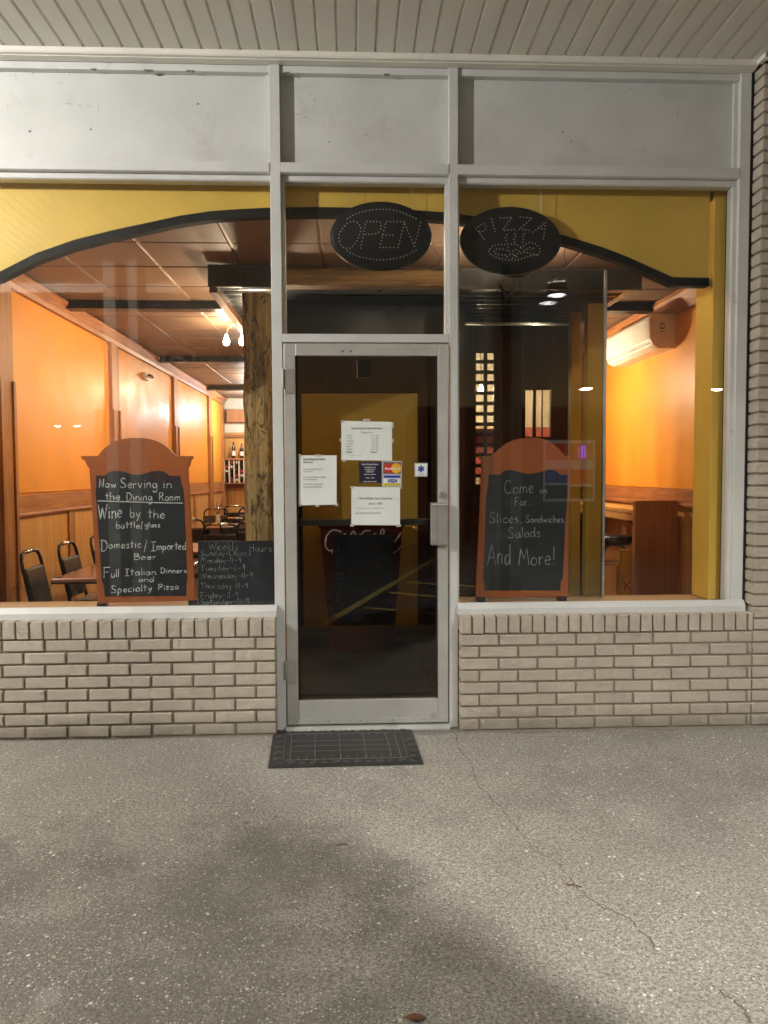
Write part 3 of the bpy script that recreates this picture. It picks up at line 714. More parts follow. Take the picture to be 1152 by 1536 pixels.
ph = MB().prof([(-.052, 1.052), (-.052, 1.275), (-.046, 1.282), (-.014, 1.282), (-.014, 1.045), (-.046, 1.045)], .437, .532).build('pull_handle', M['steel'], dr, bevel=.003)
MB().box(.472, .4735, -.0535, -.0525, 1.06, 1.27).build('handle_groove', M['mark'], ph)
lk = MB().lathey((.505, -.022, 1.325), [(.019, 0), (.021, .004), (.021, .010)], 20).build('lock_cylinder', M['steel'], dr)
MB().box(.5035, .5065, -.0235, -.0222, 1.316, 1.334).build('keyhole', M['mark'], lk)
for (z0, z1) in ((1.915, 2.02), (.30, .40)):
    hg = MB().lathe((-.372, -.016, z0), [(.008, 0), (.008, z1-z0)], 10).build('hinge', M['steel'], dr)
    MB().box(-.362, -.315, -.0150, -.0122, z0-.03, z1+.0).build('hinge_leaf', M['steel'], hg)
for x in (-.045, .0): MB().lathey((x+.0, -.0145, 2.118), [(.006, 0), (.007, .002)], 8).build('bolt', M['mark'], dr)
MB().prof([(-.045, .002), (-.045, .012), (-.03, .028), (.07, .030), (.10, .012), (.10, .002)], -.375, .544).build('threshold', M['door_alu'], dr)
cl = MB().box(.035, .115, .055, .11, 1.985, 2.075).build('closer_bracket', M['black_metal'], dr)

# ---- notices taped on the inside of the door glass (read through it) -> they sit against the outer face here
NY = .0045
def paper(label, px, rot=0, name='paper_notice', m='paper', tapes=()):
    P = [at(x, y, NY) for x, y in px]; c = sum(P, Vector())/4
    t = thing(name, label, 'notice' if name == 'paper_notice' else 'sticker', (c.x, NY, c.z))
    # a slightly buckled sheet
    mb = MB(); n = 8; vs = []
    for j in range(n+1):
        for i in range(n+1):
            u, v = i/n, j/n; p = P[0].lerp(P[1], u).lerp(P[3].lerp(P[2], u), v)
            vs.append((p.x, NY-.0012*math.sin(u*7+v*3+c.x*9)*(1 if m == 'paper' else 0)+.0002, p.z))
    nb = len(vs); vs += [(x, y+.0012, z) for x, y, z in vs]
    fs = [(j*(n+1)+i, j*(n+1)+i+1, (j+1)*(n+1)+i+1, (j+1)*(n+1)+i) for j in range(n) for i in range(n)]
    fs += [tuple(nb+k for k in reversed(f)) for f in fs]
    mb.add(vs, fs); mb.sm = True; mb.build('sheet', M[m], t)
    for (x, y, w, h) in tapes:
        p = at(x, y, NY); MB().box(p.x-w/2, p.x+w/2, NY-.0022, NY-.0016, p.z-h/2, p.z+h/2).build('tape', M['tape'], t)
    return t
TY = NY-.0026
def wr(t, s, px, py, size, m='ink', al='CENTER', bold=0, shear=0, sx=1.0, y=None, name='lettering'):
    p = at(px, py, NY); return txt(s, p.x, p.z, size, M[m], t, TY if y is None else y, name, al, bold, shear, sx)
t1 = paper('white weekly hours notice taped highest on the door glass', [(512, 631), (588, 633), (588, 691), (512, 690)], tapes=((550, 630, .04, .012), (514, 632, .02, .012), (589, 638, .012, .03), (511, 660, .01, .02), (589, 661, .012, .02), (516, 691, .02, .01)))
wr(t1, 'Dante Pizzeria & Italian Ristorante', 550, 643.5, .0128, bold=.0003, sx=.95)
wr(t1, 'Weekly Hours', 550, 649.5, .0115, 'ink')
for i, (d, h) in enumerate((('Monday', '11am - 9pm'), ('Tuesday', '11am - 9pm'), ('Wednesday', '11am - 9pm'), ('Thursday', '11am - 9pm'), ('Friday', '11am - 9pm'), ('Saturday', '11am - 9pm'))):
    wr(t1, d, 519, 654+i*4.1, .0095, 'ink', 'LEFT'); wr(t1, h, 556, 654.3+i*4.1, .0092, 'ink', 'LEFT')
wr(t1, 'Sunday', 519, 679, .0115, 'ink', 'LEFT', .0003); wr(t1, 'Closed', 556, 679.2, .0115, 'ink', 'LEFT', .0003)
wr(t1, 'Phone orders until closing', 523, 683.5, .0068, 'ink_light', 'LEFT')
t2 = paper('white letter taped at the left edge of the door glass', [(448, 683), (505, 683), (505, 757), (448, 758)], tapes=((477, 683, .03, .012), (449, 683, .02, .014), (505, 757, .016, .016), (449, 758, .018, .012), (476, 759, .02, .01)))
wr(t2, 'Dante Pizzeria & Italian', 455, 690, .0140, 'ink', 'LEFT', .0004, sx=.92); wr(t2, 'Ristorante', 455, 694.5, .0140, 'ink', 'LEFT', .0004, sx=.92)
for i, (s, y) in enumerate((('Please be patient while we serve', 704.5), ('every customer', 708), ('Please no outside food or beverages', 716.5), ('We are BYO friendly', 720.2), ('Thank you for your cooperation', 727), ('Dante Pizzeria and Ristorante', 731.2))):
    wr(t2, s, 455, y, .0098, 'ink', 'LEFT', .0001, sx=.86)
t3 = paper('white notice about Saturday opening taped over the push bar', [(527, 730), (600, 731), (600, 788), (527, 787.5)], tapes=((528, 731, .02, .012), (528, 788, .02, .014), (598, 788.5, .028, .012), (601, 731, .012, .014)))
wr(t3, 'We Will Be Open Saturday', 563.5, 749, .0165, 'ink', bold=.0001); wr(t3, 'July 5, 2025', 563.5, 756.5, .0160, 'ink', bold=.0001)
wr(t3, 'We are open for dinner at our regular hours today', 533, 763, .0082, 'ink', 'LEFT', sx=.95); wr(t3, 'Enjoy the Fourth of July Weekend!', 533, 770.5, .0105, 'ink', 'LEFT', .0001, .3, sx=.95)
t4 = paper('dark navy cash pricing notice sticker left of the card logos', [(538, 693), (572, 693), (572, 724.5), (539, 724.5)], name='sticker', m='navy')
for s, y, z in (('Cash Pricing Notice', 697.5, .0125), ('A 3.49% Fee will', 702, .0100), ('be added to all', 705.2, .0100), ('credit sales', 708.4, .0100), ('Payment now accepted here', 712, .0062), ('interac    debit', 717.5, .0085), ('Pay by Cash and Save!', 723, .0088)):
    wr(t4, s, 555, y, z, 'white', bold=.0002, sx=.92)
t5 = paper('sticker with red and yellow circles above a blue and gold VISA mark', [(572.6, 691), (603, 691.5), (602.5, 731), (573, 731)], name='sticker', m='grey')
def pane(par, px, m, y, name):
    P = polypix(px, NY); mb = MB(); mb.add([(x, y, z) for x, z in P], [tuple(range(len(P)))]); mb.sm = True; return mb.build(name, M[m], par)
def disc(par, px, py, r, m, y, name, sz=1):
    p = at(px, py, NY); mb = MB(); mb.add([(p.x+r*math.cos(a), y, p.z+r*sz*math.sin(a)) for a in [k*math.pi/14 for k in range(28)]], [tuple(range(28))]); mb.sm = True; return mb.build(name, M[m], par)
pane(t5, [(575, 693), (601.5, 693.3), (601, 710.5), (575, 710.5)], 'ink', TY+.0012, 'card_field')
disc(t5, 583, 702.3, .0290, 'red', TY+.0008, 'red_circle'); disc(t5, 594.5, 702.3, .0285, 'amber', TY+.0004, 'amber_circle')
wr(t5, 'MasterCard', 588.7, 704.6, .0200, 'white', bold=.0005, sx=.88, y=TY)
pane(t5, [(575, 712.5), (601, 712.5), (600.8, 728.8), (575, 728.8)], 'white', TY+.0012, 'card_field')
pane(t5, [(575.4, 713), (600.6, 713), (600.6, 717), (575.4, 717)], 'blue', TY+.0008, 'blue_band'); pane(t5, [(575.4, 724.8), (600.4, 724.8), (600.4, 728.5), (575.4, 728.5)], 'gold', TY+.0008, 'gold_band')
wr(t5, 'VISA', 588, 724, .0285, 'blue', bold=.0010, shear=.3, y=TY)
t6 = paper('small white square sticker with a blue star of life by the handle', [(621.5, 694.5), (641.5, 694.5), (641.2, 715), (622, 715)], name='sticker', m='grey')
pane(t6, [(623, 696), (640, 696), (640, 713.6), (623, 713.6)], 'paper', TY+.0012, 'sticker_face')
p = at(631.5, 703.2, NY)
for k in range(3):
    a = k*math.pi/3+math.pi/2; u = Vector((math.cos(a), math.sin(a)))*.019; n_ = Vector((-u.y, u.x)).normalized()*.0052
    mb = MB(); c = Vector((p.x, p.z)); mb.add([((c+s1*u+s2*n_).x, TY+.0007-.0002*k, (c+s1*u+s2*n_).y) for s1, s2 in ((1, 1), (1, -1), (-1, -1), (-1, 1))], [(0, 1, 2, 3)]); mb.sm = True; mb.build('star_arm', M['blue'], t6)
wr(t6, 'STAR OF LIFE', 631.5, 711, .0060, 'blue', y=TY); wr(t6, 'ON PREMISES', 631.5, 713, .0050, 'blue', y=TY)

# ================================================================== doormats
dm = thing('doormat', 'worn black rubber doormat with scroll border outside the door', 'doormat', (-.04, -.20, 0), rz=0)
mc = [gp(411, 1093, .012), gp(616, 1090, .012), gp(635, 1142, .012), gp(403, 1148, .012)]   # corners, slightly twisted mat
def mp_(u, v, z): 
    p = mc[0].lerp(mc[1], u).lerp(mc[3].lerp(mc[2], u), v); return Vector((p.x, p.y-.015, z))
mb = MB(); nx, ny = 24, 14; vs = []
for j in range(ny+1):
    for i in range(nx+1):
        u, v = i/nx, j/ny; vs.append(mp_(u, v, .009+.003*math.sin(u*9+v*2)*v))
fs = [(j*(nx+1)+i, j*(nx+1)+i+1, (j+1)*(nx+1)+i+1, (j+1)*(nx+1)+i) for j in range(ny) for i in range(nx)]
n0 = len(vs); vs += [Vector((v.x, v.y, .002)) for v in vs]
per = [i for i in range(nx+1)]+[j*(nx+1)+nx for j in range(1, ny+1)]+[ny*(nx+1)+i for i in range(nx-1, -1, -1)]+[j*(nx+1) for j in range(ny-1, 0, -1)]
fs += [(per[k], per[(k+1) % len(per)], per[(k+1) % len(per)]+n0, per[k]+n0) for k in range(len(per))]
mb.add(vs, fs); mb.build('mat_body', M['rubber'], dm)
ln = MB()
def mline(u0, v0, u1, v1, w=.0045):
    a, b = mp_(u0, v0, .013), mp_(u1, v1, .013); ln.tube([a, a.lerp(b, .5), b], w/2*.9, 5)
for u in (.135, .30, .47, .64, .805, .865): mline(u, .17, u, .84)
mline(.10, .15, .90, .15, .003); mline(.10, .86, .90, .86, .003); mline(.09, .15, .09, .86, .003); mline(.91, .15, .91, .86, .003)
for k in range(13):
    u = .135+k*.055; mline(u, .15, u, .24, .0035); mline(u, .77, u, .86, .0035)
for v in (.36, .5, .64): mline(.135, v, .865, v, .0018)
o = ln.build('raised_grid', M['rubber_line'], dm); o['kind'] = 'stuff'
sc = MB()
def scroll(u, v, r, s=1):
    pts_ = []
    for k in range(15):
        a = k*.55; rr = r*(1-k/17); c = mp_(u, v, .0125); pts_.append(c+Vector((rr*math.cos(a*s), rr*.9*math.sin(a*s), 0)))
    sc.tube(pts_, .0022, 5)
for k in range(13): scroll(.07+k*.072, .93, .020, 1 if k % 2 else -1); scroll(.07+k*.072, .07, .020, -1 if k % 2 else 1)
for k in range(5): scroll(.045, .22+k*.15, .022, 1); scroll(.955, .22+k*.15, .022, -1)
o = sc.build('scroll_border', M['rubber_hi'], dm); o['kind'] = 'stuff'

im = MB().box(-.36, .52, .66, 1.74, .006, .016)
tag(im.build('entrance_mat', M['rubber'], bevel=.004), 'dark ribbed carpet mat on the floor just inside the door', 'mat')

# ================================================================== indoor shell
CE = 3.0; LX, RX, BY = -2.60, 2.86, 11.5
g = MB(); g.add([(LX-.2, .03, .004), (RX+.2, .03, .004), (RX+.2, BY+.2, .004), (LX-.2, BY+.2, .004)], [(0, 1, 2, 3)])
struct(g.build('interior_floor', M['floor']))
ce = bpy.data.objects.new('ceiling', None); COL.objects.link(ce); ce['kind'] = 'structure'; ORG['ceiling'] = Vector((0, 0, 0))
MB().box(LX-.2, RX+.2, .165, BY+.2, CE+.012, CE+.05).build('grid_bars', M['grid'], ce)
tm = MB().box(-.294, .294, -.294, .294, 0, .016, .004).mesh('ceiling_tile'); tm.materials.append(M['tile'])
xs = [-2.64+.61*i for i in range(10)]; ys = [.40+.61*j for j in range(19)]
for x in xs:
    for y in ys:
        inst('ceiling_tile', tm, (x+.305, y+.305, CE+random.uniform(-.001, .002)), ce, (random.uniform(-.003, .003), random.uniform(-.003, .003), 0))
for y in (2.80, 6.05, 9.4):
    bt = MB().box(LX+.005, RX-.005, y-.07, y+.07, CE-.075, CE-.002)
    tag(bt.build('ceiling_beam', M['black_metal']), {2.80: 'black beam across the brown ceiling, nearest to the window', 6.05: 'black beam across the brown ceiling, second from the window', 9.4: 'black beam across the brown ceiling, farthest from the window'}[y], 'beam', 'black beams under the ceiling')
# left panelled wall
lw = thing('panelled_wall', 'long dining room wall with glossy orange panels and oak trim on the left', 'wall', (LX, 6, 0))
MB().box(LX-.10, LX, .06, BY, 0, 3.2).build('wall_core', M['orange'], lw)
posts = [1.55, 4.22, 7.12, 9.85, 11.25]
edges = [.10]+posts
for i in range(len(posts)):
    a = (edges[i]+.13) if i else .12; b = posts[i]-.13
    if b-a < .3: continue
    MB().box(LX+.002, LX+.016, a, b, 1.305, 2.83).build('orange_panel', M['orange'], lw, bevel=.003)
    n = max(1, round((b-a)/1.35)); wdt = (b-a)/n
    for k in range(n):
        MB().box(LX+.002, LX+.012, a+k*wdt, a+(k+1)*wdt, .12, 1.12).build('wainscot_panel', M['ply'], lw)
        if k: MB().box(LX+.0125, LX+.034, a+k*wdt-.07, a+k*wdt+.07, .12, 1.118).build('wainscot_stile', M['wood_z'], lw, bevel=.003)
    MB().prof([(LX+.001, 1.155), (LX+.026, 1.155), (LX+.026, 1.29), (LX+.001, 1.29)], a-.02, b+.02, 'y').build('chair_rail', M['wood_y'], lw, bevel=.003)
    MB().prof([(LX+.001, 1.12), (LX+.040, 1.12), (LX+.046, 1.135), (LX+.040, 1.154), (LX+.001, 1.154)], a-.02, b+.02, 'y').build('rail_moulding', M['wood_y'], lw)
for p in posts:
    MB().box(LX+.002, LX+.055, p-.13, p+.13, .004, 2.86).build('post_board', M['wood_z'], lw, bevel=.004)
    MB().box(LX+.055, LX+.072, p-.13, p-.085, .12, 2.15).build('post_bead', M['wood_z'], lw, bevel=.003)
    MB().box(LX+.055, LX+.072, p+.085, p+.13, .12, 2.15).build('post_bead', M['wood_z'], lw, bevel=.003)
MB().prof([(LX+.002, 2.861), (LX+.04, 2.861), (LX+.05, 2.90), (LX+.10, 2.96), (LX+.10, 2.985), (LX+.002, 2.985)], .38, BY-.01, 'y').build('crown_moulding', M['wood_y'], lw)
MB().prof([(LX+.001, .005), (LX+.03, .005), (LX+.03, .119), (LX+.001, .119)], .12, BY-.01, 'y').build('skirting', M['wood_y'], lw)
# emergency light fitting on the second panel
el = thing('wall_light', 'small chrome twin spot emergency light high on the orange panel', 'wall light', (LX+.016, 5.55, 2.66))
MB().box(LX+.018, LX+.06, 5.44, 5.62, 2.63, 2.72).build('housing', M['ac'], el, bevel=.008)
for y in (5.48, 5.58): MB().lathe((LX+.085, y, 2.655), [(.012, .05), (.035, .02), (.038, 0)], 14).build('lamp_head', M['chrome'], el)
# right wall
rw = thing('panelled_wall', 'orange panelled wall with oak trim on the right behind the bar counter', 'wall', (RX, 6, 0))
MB().box(RX, RX+.10, .06, BY, 0, 3.2).build('wall_core', M['orange'], rw)
for (a, b) in ((.6, 4.35), (4.62, 7.2), (7.45, 10)):
    MB().box(RX-.016, RX-.002, a, b, 1.305, 2.80).build('orange_panel', M['orange'], rw, bevel=.003)
MB().box(RX-.05, RX-.002, 4.37, 4.60, .004, 2.86).build('post_board', M['wood_z'], rw, bevel=.004)
MB().prof([(RX-.002, 1.19), (RX-.028, 1.19), (RX-.028, 1.30), (RX-.002, 1.30)], .5, BY-.01, 'y').build('chair_rail', M['wood_y'], rw, bevel=.003)
MB().prof([(RX-.002, 1.145), (RX-.042, 1.145), (RX-.048, 1.165), (RX-.042, 1.189), (RX-.002, 1.189)], .5, BY-.01, 'y').build('rail_moulding', M['wood_y'], rw)
MB().prof([(RX-.002, 2.83), (RX-.03, 2.83), (RX-.045, 2.88), (RX-.10, 2.95), (RX-.10, 2.985), (RX-.002, 2.985)], .5, BY-.01, 'y').build('crown_moulding', M['wood_y'], rw)
for k in range(8): MB().box(RX-.012, RX-.002, .5+k*1.3, 1.79+k*1.3, .004, 1.144).build('wainscot_panel', M['ply'], rw)
# back wall
bw = thing('back_wall', 'far dining room wall with wood panels and a bottle niche', 'wall', (0, BY, 0))
MB().box(LX, RX, BY, BY+.1, 0, 3.2).build('wall_core', M['ply'], bw)
MB().box(LX+.01, -.7, BY-.02, BY-.002, 2.30, 2.985).build('upper_panel', M['cream'], bw)
MB().box(LX+.01, -.7, BY-.05, BY-.021, 2.20, 2.26).build('top_shelf', M['wood_x'], bw)
MB().box(LX+.01, -.7, BY-.03, BY-.002, 1.18, 1.26).build('rail', M['wood_x'], bw)
MB().box(-2.48, -1.9, BY-.26, BY-.03, 2.50, 2.74).build('duct_box', M['brownboard'], bw)
for k in range(4): MB().box(LX+.05+k*.5, LX+.10+k*.5, BY-.02, BY-.002, .1, 1.178).build('stile', M['wood_z'], bw)
# wine shelf
ws = thing('wine_shelf', 'wooden wine rack with rows of bottle necks on the far wall', 'shelf', (-2.2, BY-.2, 1.2))
MB().box(-2.55, -1.75, BY-.30, BY-.035, 1.74, 1.775).build('shelf_board', M['wood_x'], ws)
MB().box(-2.55, -1.75, BY-.30, BY-.035, 1.262, 1.285).build('shelf_board', M['wood_x'], ws)
for k in range(9): MB().box(-2.55+k*.0975, -2.53+k*.0975, BY-.29, BY-.04, 1.286, 1.739).build('divider', M['cream'], ws)
for k in range(8):
    for j in range(5):
        x = -2.491+k*.0975; z = 1.335+j*.09
        _sb = MB().lathey((x, BY-.28, z), [(.015, 0), (.016, .04), (.032, .07), (.034, .2)], 10).build('stored_bottle', M[('bottle', 'bottle', 'label_white', 'red')[(k*3+j*5) % 4]], None, loc=(x, BY-.28, z))
        tag(_sb, 'wine bottle lying neck outward in the rack on the far wall', 'bottle', 'wine bottles lying in the rack')
def bottle(x, y, z, lb, hs=1):
    t = thing('bottle', lb, 'bottle', (x, y, z), 'bottles standing on the wine shelf')
    MB().lathe((x, y, z), [(.036, 0), (.038, .01), (.038, .17*hs), (.034, .20*hs), (.015, .25*hs), (.014, .31*hs)], 14).build('glass_body', M['bottle'], t, True)
    MB().lathe((x, y, z+.05), [(.0385, 0), (.0385, .09*hs)], 14).build('paper_label', M['label_white'], t)
bottle(-2.36, BY-.2, 1.776, 'tall slim dark bottle on the wine shelf, leftmost of three', 1.05)
bottle(-2.20, BY-.2, 1.776, 'dark bottle with cream label on the wine shelf, middle of three', .95)
bottle(-2.04, BY-.2, 1.776, 'dark bottle nearest the log post on the wine shelf', .9)

# ---- yellow arched header and columns
YH = .14
arch = [(-260, 560), (-120, 455), (0, 408), (55, 380), (112, 360), (168, 346), (224, 334), (270, 324), (317, 317), (360, 314), (403, 312), (470, 311), (540, 312), (600, 314), (668, 319), (730, 327), (790, 338), (844, 353), (903, 371), (942, 386), (975, 401), (1008, 416), (1063, 417)]
A = polypix(arch, YH)
ya = thing('arched_header', 'mustard yellow header with a wide arch edged in black above the windows', 'wall', (0, YH, 2.9))
mb = MB()
n = len(A); top = 3.24
v = [(x, YH, z) for x, z in A]+[(x, YH, top) for x, z in A]; v += [(x, YH+.02, z) for x, _, z in v]
f = [(i, i+1, n+i+1, n+i) for i in range(n-1)]; f += [(a+2*n, b+2*n, c+2*n, d+2*n) for a, b, c, d in f]
f += [(i, i+1, 2*n+i+1, 2*n+i) for i in range(n-1)]
mb.add(v, f); mb.build('header_board', M['yellow'], ya)
mb = MB(); B = [(x, z-.048) for x, z in A]
v = [(x, YH-.006, z) for x, z in A]+[(x, YH-.006, z) for x, z in B]; v += [(x, YH+.055, z) for x, _, z in v]
f = [(i, i+1, n+i+1, n+i) for i in range(n-1)]; f += [(a+2*n, b+2*n, c+2*n, d+2*n) for a, b, c, d in f]
f += [(n+i, n+i+1, 3*n+i+1, 3*n+i) for i in range(n-1)]+[(i, i+1, 2*n+i+1, 2*n+i) for i in range(n-1)]
mb.add(v, f); mb.build('arch_edging', M['arch_trim'], ya)
MB().box(-4.3, -3.1, YH, YH+.02, .72, 3.24).build('side_board', M['yellow'], ya)
MB().box(-4.3, RX+.1, .06, YH+.02, 3.24, 3.26).build('head_board', M['column_paint'], ya)
c1 = thing('yellow_column', 'square mustard yellow column beside the right window jamb', 'column', (2.12, YH, 0))
cx0, cx1 = at(1065, 700, YH).x, 2.168
MB().box(cx0, cx1, YH-.002, YH+.22, .693, 3.239).build('column_body', M['yellow'], c1, bevel=.003)
MB().box(2.172, 2.86, YH+.05, YH+.07, .0, 3.239).build('side_board', M['dark_wood'], c1)
# window ledges indoors
for (a, b, lb) in ((-4.3, -.437, 'raw pine window ledge inside the left window carrying the chalkboards'), (.597, cx0-.008, 'raw pine window ledge inside the right window')):
    t = MB().box(a, b, .099, .34, .664, .6925); tag(t.build('window_ledge', M['ledge'], bevel=.003), lb, 'ledge')
    t = MB().box(a, b, .28, .33, .0, .663); tag(t.build('knee_wall', M['dark_wood']), 'dark boarded knee wall under the '+('left' if a < 0 else 'right')+' window ledge', 'wall')

# ================================================================== indoor entrance canopy, log post and beam
CY = 1.52
ec = thing('entry_canopy', 'black metal roofed canopy indoors above the entrance with charcoal fascia', 'canopy', (.5, CY, 2.85))
def pxx(px, Y): return at(px, 700, Y).x
xl, xr = pxx(316, CY), pxx(960, CY)
MB().box(xl, pxx(428, CY), CY, CY+.05, at(360, 430, CY).z, 2.994).build('fascia_board', M['fascia'], ec, bevel=.003)
MB().box(pxx(668, CY), xr, CY, CY+.05, at(900, 433, CY).z-.01, at(900, 404, CY).z).build('fascia_board', M['fascia'], ec, bevel=.003)
MB().box(xl, xl+.06, CY+.051, 4.4, 2.80, 2.92).build('side_beam', M['dark_wood'], ec)
MB().box(xr-.06, xr, CY+.051, 4.4, 2.86, 2.92).build('side_beam', M['black_metal'], ec)
mb = MB(); n = 120; pr = []
for i in range(n+1):
    y = CY+.052+(4.35-CY)*i/n; pr.append((y, 2.868+.016*math.cos(2*math.pi*(y)/.15)))
v = [(xl+.061, y, z) for y, z in pr]+[(xr-.061, y, z) for y, z in pr]+[(xl+.061, y, z+.004) for y, z in pr]+[(xr-.061, y, z+.004) for y, z in pr]
m_ = n+1; f = [(i, i+1, m_+i+1, m_+i) for i in range(n)]+[(2*m_+i, 2*m_+i+1, 3*m_+i+1, 3*m_+i) for i in range(n)]
mb.add(v, f); mb.build('metal_roof_sheet', M['black_metal'], ec, True)
def log(p, q, r, n=16, seg=14, jit=.012):
    p, q = Vector(p), Vector(q); mb = MB(); pts_ = [p.lerp(q, i/seg) for i in range(seg+1)]
    mb.tube(pts_, r, n)
    for v_ in mb.v:
        h = math.sin(v_.x*17+v_.z*9)*math.cos(v_.z*13+v_.y*21); d = random.uniform(-.25, .25)*jit+h*jit*.6; v_ += Vector((d, d, 0 if abs((q-p).z) > 1 else d))
    return mb
px0, px1 = pxx(368, CY+.10), pxx(409, CY+.10)
lp = thing('log_post', 'rough hewn rustic timber post left of the entrance door', 'post', ((px0+px1)/2, CY+.14, 0))
w = (px1-px0)
mb = MB(); sec = []
for k in range(22):
    z = .006+k*(2.80-.006)/21; j = lambda: random.uniform(-.008, .008); cx = (px0+px1)/2
    sec += [(cx-w/2+j(), CY+.06, z), (cx-w/2+.03+j(), CY+.03+j(), z), (cx+w/2-.03+j(), CY+.03+j(), z), (cx+w/2+j(), CY+.06, z), (cx+w/2+j(), CY+.22, z), (cx-w/2+j(), CY+.22, z)]
f = [(k*6+i, k*6+(i+1) % 6, (k+1)*6+(i+1) % 6, (k+1)*6+i) for k in range(21) for i in range(6)]+[tuple(range(6)), tuple(21*6+i for i in range(6))]
mb.add(sec, f); mb.build('post_timber', M['log_z'], lp, bevel=.006)
rp = thing('log_post', 'rough hewn rustic timber post hidden right of the entrance door', 'post', (pxx(679, CY+.1), CY+.14, 0))
MB().box(pxx(671, CY+.1), pxx(688, CY+.1), CY+.06, CY+.2, .006, 2.80).build('post_timber', M['log_z'], rp, bevel=.01)
zb0, zb1 = at(550, 430, CY).z, at(550, 404, CY).z
lb = thing('log_beam', 'rough timber beam spanning above the entrance behind the OPEN sign', 'beam', (.15, CY, zb0))
mb = MB(); sec = []
for k in range(18):
    x = pxx(429, CY)+k*(pxx(667, CY)-pxx(429, CY))/17; j = lambda: random.uniform(-.006, .006)
    sec += [(x, CY, zb0+.01+j()), (x, CY-.012+j(), zb0+.03), (x, CY-.012+j(), zb1-.03), (x, CY, zb1+j()), (x, CY+.1, zb1), (x, CY+.1, zb0)]
f = [(k*6+i, k*6+(i+1) % 6, (k+1)*6+(i+1) % 6, (k+1)*6+i) for k in range(17) for i in range(6)]+[tuple(range(6)), tuple(17*6+i for i in range(6))]
mb.add(sec, f); mb.build('beam_timber', M['log_x'], lb)

# ---- entrance partition behind the door
PY = 2.20
pt = thing('entrance_partition', 'dark wood partition with a mustard yellow panel facing the door', 'partition', (.15, PY, 0))
MB().box(-.66, .96, PY, PY+.10, 0.006, 2.44).build('wall_core', M['dark_wood'], pt)
MB().box(-.66, .96, PY, PY+.10, 2.441, 2.85).build('upper_core', M['black_metal'], pt)
q0, q1 = at(452, 590, PY), at(626, 590, PY)
MB().box(q0.x, q1.x, PY-.008, PY-.001, .16, q0.z).build('yellow_panel', M['yellow'], pt)
MB().box(q1.x+.005, q1.x+.085, PY-.03, PY-.001, .10, q0.z+.14).build('side_casing', M['dark_wood'], pt, bevel=.003)
MB().box(q1.x+.12, q1.x+.20, PY-.045, PY-.001, .10, 2.43).build('side_casing', M['dark_wood'], pt, bevel=.003)
MB().box(q0.x-.085, q0.x-.005, PY-.03, PY-.001, .10, q0.z+.14).build('side_casing', M['dark_wood'], pt, bevel=.003)
MB().box(q0.x-.004, q1.x+.004, PY-.03, PY-.001, q0.z+.006, q0.z+.13).build('head_casing', M['dark_wood'], pt, bevel=.003)
MB().box(-.66, .96, PY-.02, PY-.001, .007, .095).build('skirting', M['dark_wood'], pt)
MB().box(-.66, -.60, PY+.101, BY-.001, .006, 2.85).build('side_core', M['cream'], pt)
MB().box(-.66, .96, PY+.03, PY+.09, 2.851, 2.995).build('top_filler', M['black_metal'], pt)
MB().box(-.659, -.601, PY+.1015, BY-.001, 2.851, 2.995).build('side_filler', M['black_metal'], pt)
MB().box(.90, .96, PY+.101, 3.03, .006, 2.85).build('return_core', M['dark_wood'], pt)
# cooler with slanting sides and script lettering
ck = thing('drinks_cooler', 'dark red drinks cooler with white script lettering, narrower at its foot', 'cooler', (.09, 1.98, 0))
zt = at(540, 792, 1.85).z; a0, a1 = at(480, 800, 1.85).x, at(604, 800, 1.85).x; b0, b1 = at(496, 960, 1.85).x, at(590, 960, 1.85).x
mb = MB(); mb.add([(b0, 1.85, .02), (b1, 1.85, .02), (b1-.03, 2.12, .02), (b0+.03, 2.12, .02), (a0, 1.85, zt), (a1, 1.85, zt), (a1-.03, 2.12, zt), (a0+.03, 2.12, zt)], [(0,3,2,1),(4,5,6,7),(0,1,5,4),(1,2,6,5),(2,3,7,6),(3,0,4,7)])
mb.build('cabinet', M['coke'], ck, bevel=.008)
MB().box(a0-.01, a1+.01, 1.84, 2.13, zt+.001, zt+.03).build('lid', M['coke'], ck, bevel=.005)
sl = MB()
CK = {'C1': [(512, 798), (500, 795), (490, 804), (488, 818), (494, 826), (502, 824)], 'o1': [(517, 800), (512, 808), (515, 814), (521, 808), (517, 800)], 'k1': [(523, 808), (530, 797), (535, 806), (533, 813)], 'c1': [(541, 801), (536, 807), (539, 813)],
      'C2': [(556, 796), (546, 797), (541, 806), (545, 814), (556, 812)], 'o2': [(562, 800), (557, 806), (561, 812), (566, 806), (562, 800)], 'l2': [(568, 812), (576, 799), (573, 794), (570, 808), (577, 812)], 'a2': [(586, 803), (580, 806), (582, 812), (588, 805), (590, 813), (597, 806), (601, 799)],
      'tail': [(498, 830), (503, 822), (512, 819)], 'e2': [(588, 830), (596, 826), (602, 818)]}
for s_ in CK.values(): sl.ribbon(polypix(crom(s_, 6), 1.845), .011, 1.846)
sl.build('script_lettering', M['white'], ck)
bb = thing('chalkboard', 'plain black chalkboard leaning on the red cooler inside the door', 'chalkboard', (.09, 1.78, 0))
P4 = polypix([(499, 802), (591, 802), (589, 933), (500, 933)], 1.76)
MB().prism(P4, 1.76, 1.785).build('board', M['slate'], bb, bevel=.003)
M['faint_chalk'] = plain('faint_chalk', (.10, .11, .12), .8, var=.5, nscale=60)
sq = MB()
for s_ in ([(508, 815), (507, 830)], [(504, 838), (508, 850), (512, 840)], [(512, 858), (504, 862), (507, 870), (515, 866), (512, 858)], [(503, 876), (516, 874)], [(510, 880), (506, 893), (513, 897)], [(504, 905), (509, 900), (513, 909), (518, 903)]):
    sq.ribbon(polypix(crom(s_, 6), 1.758), .006, 1.7585)
sq.build('chalk_marks', M['faint_chalk'], bb)

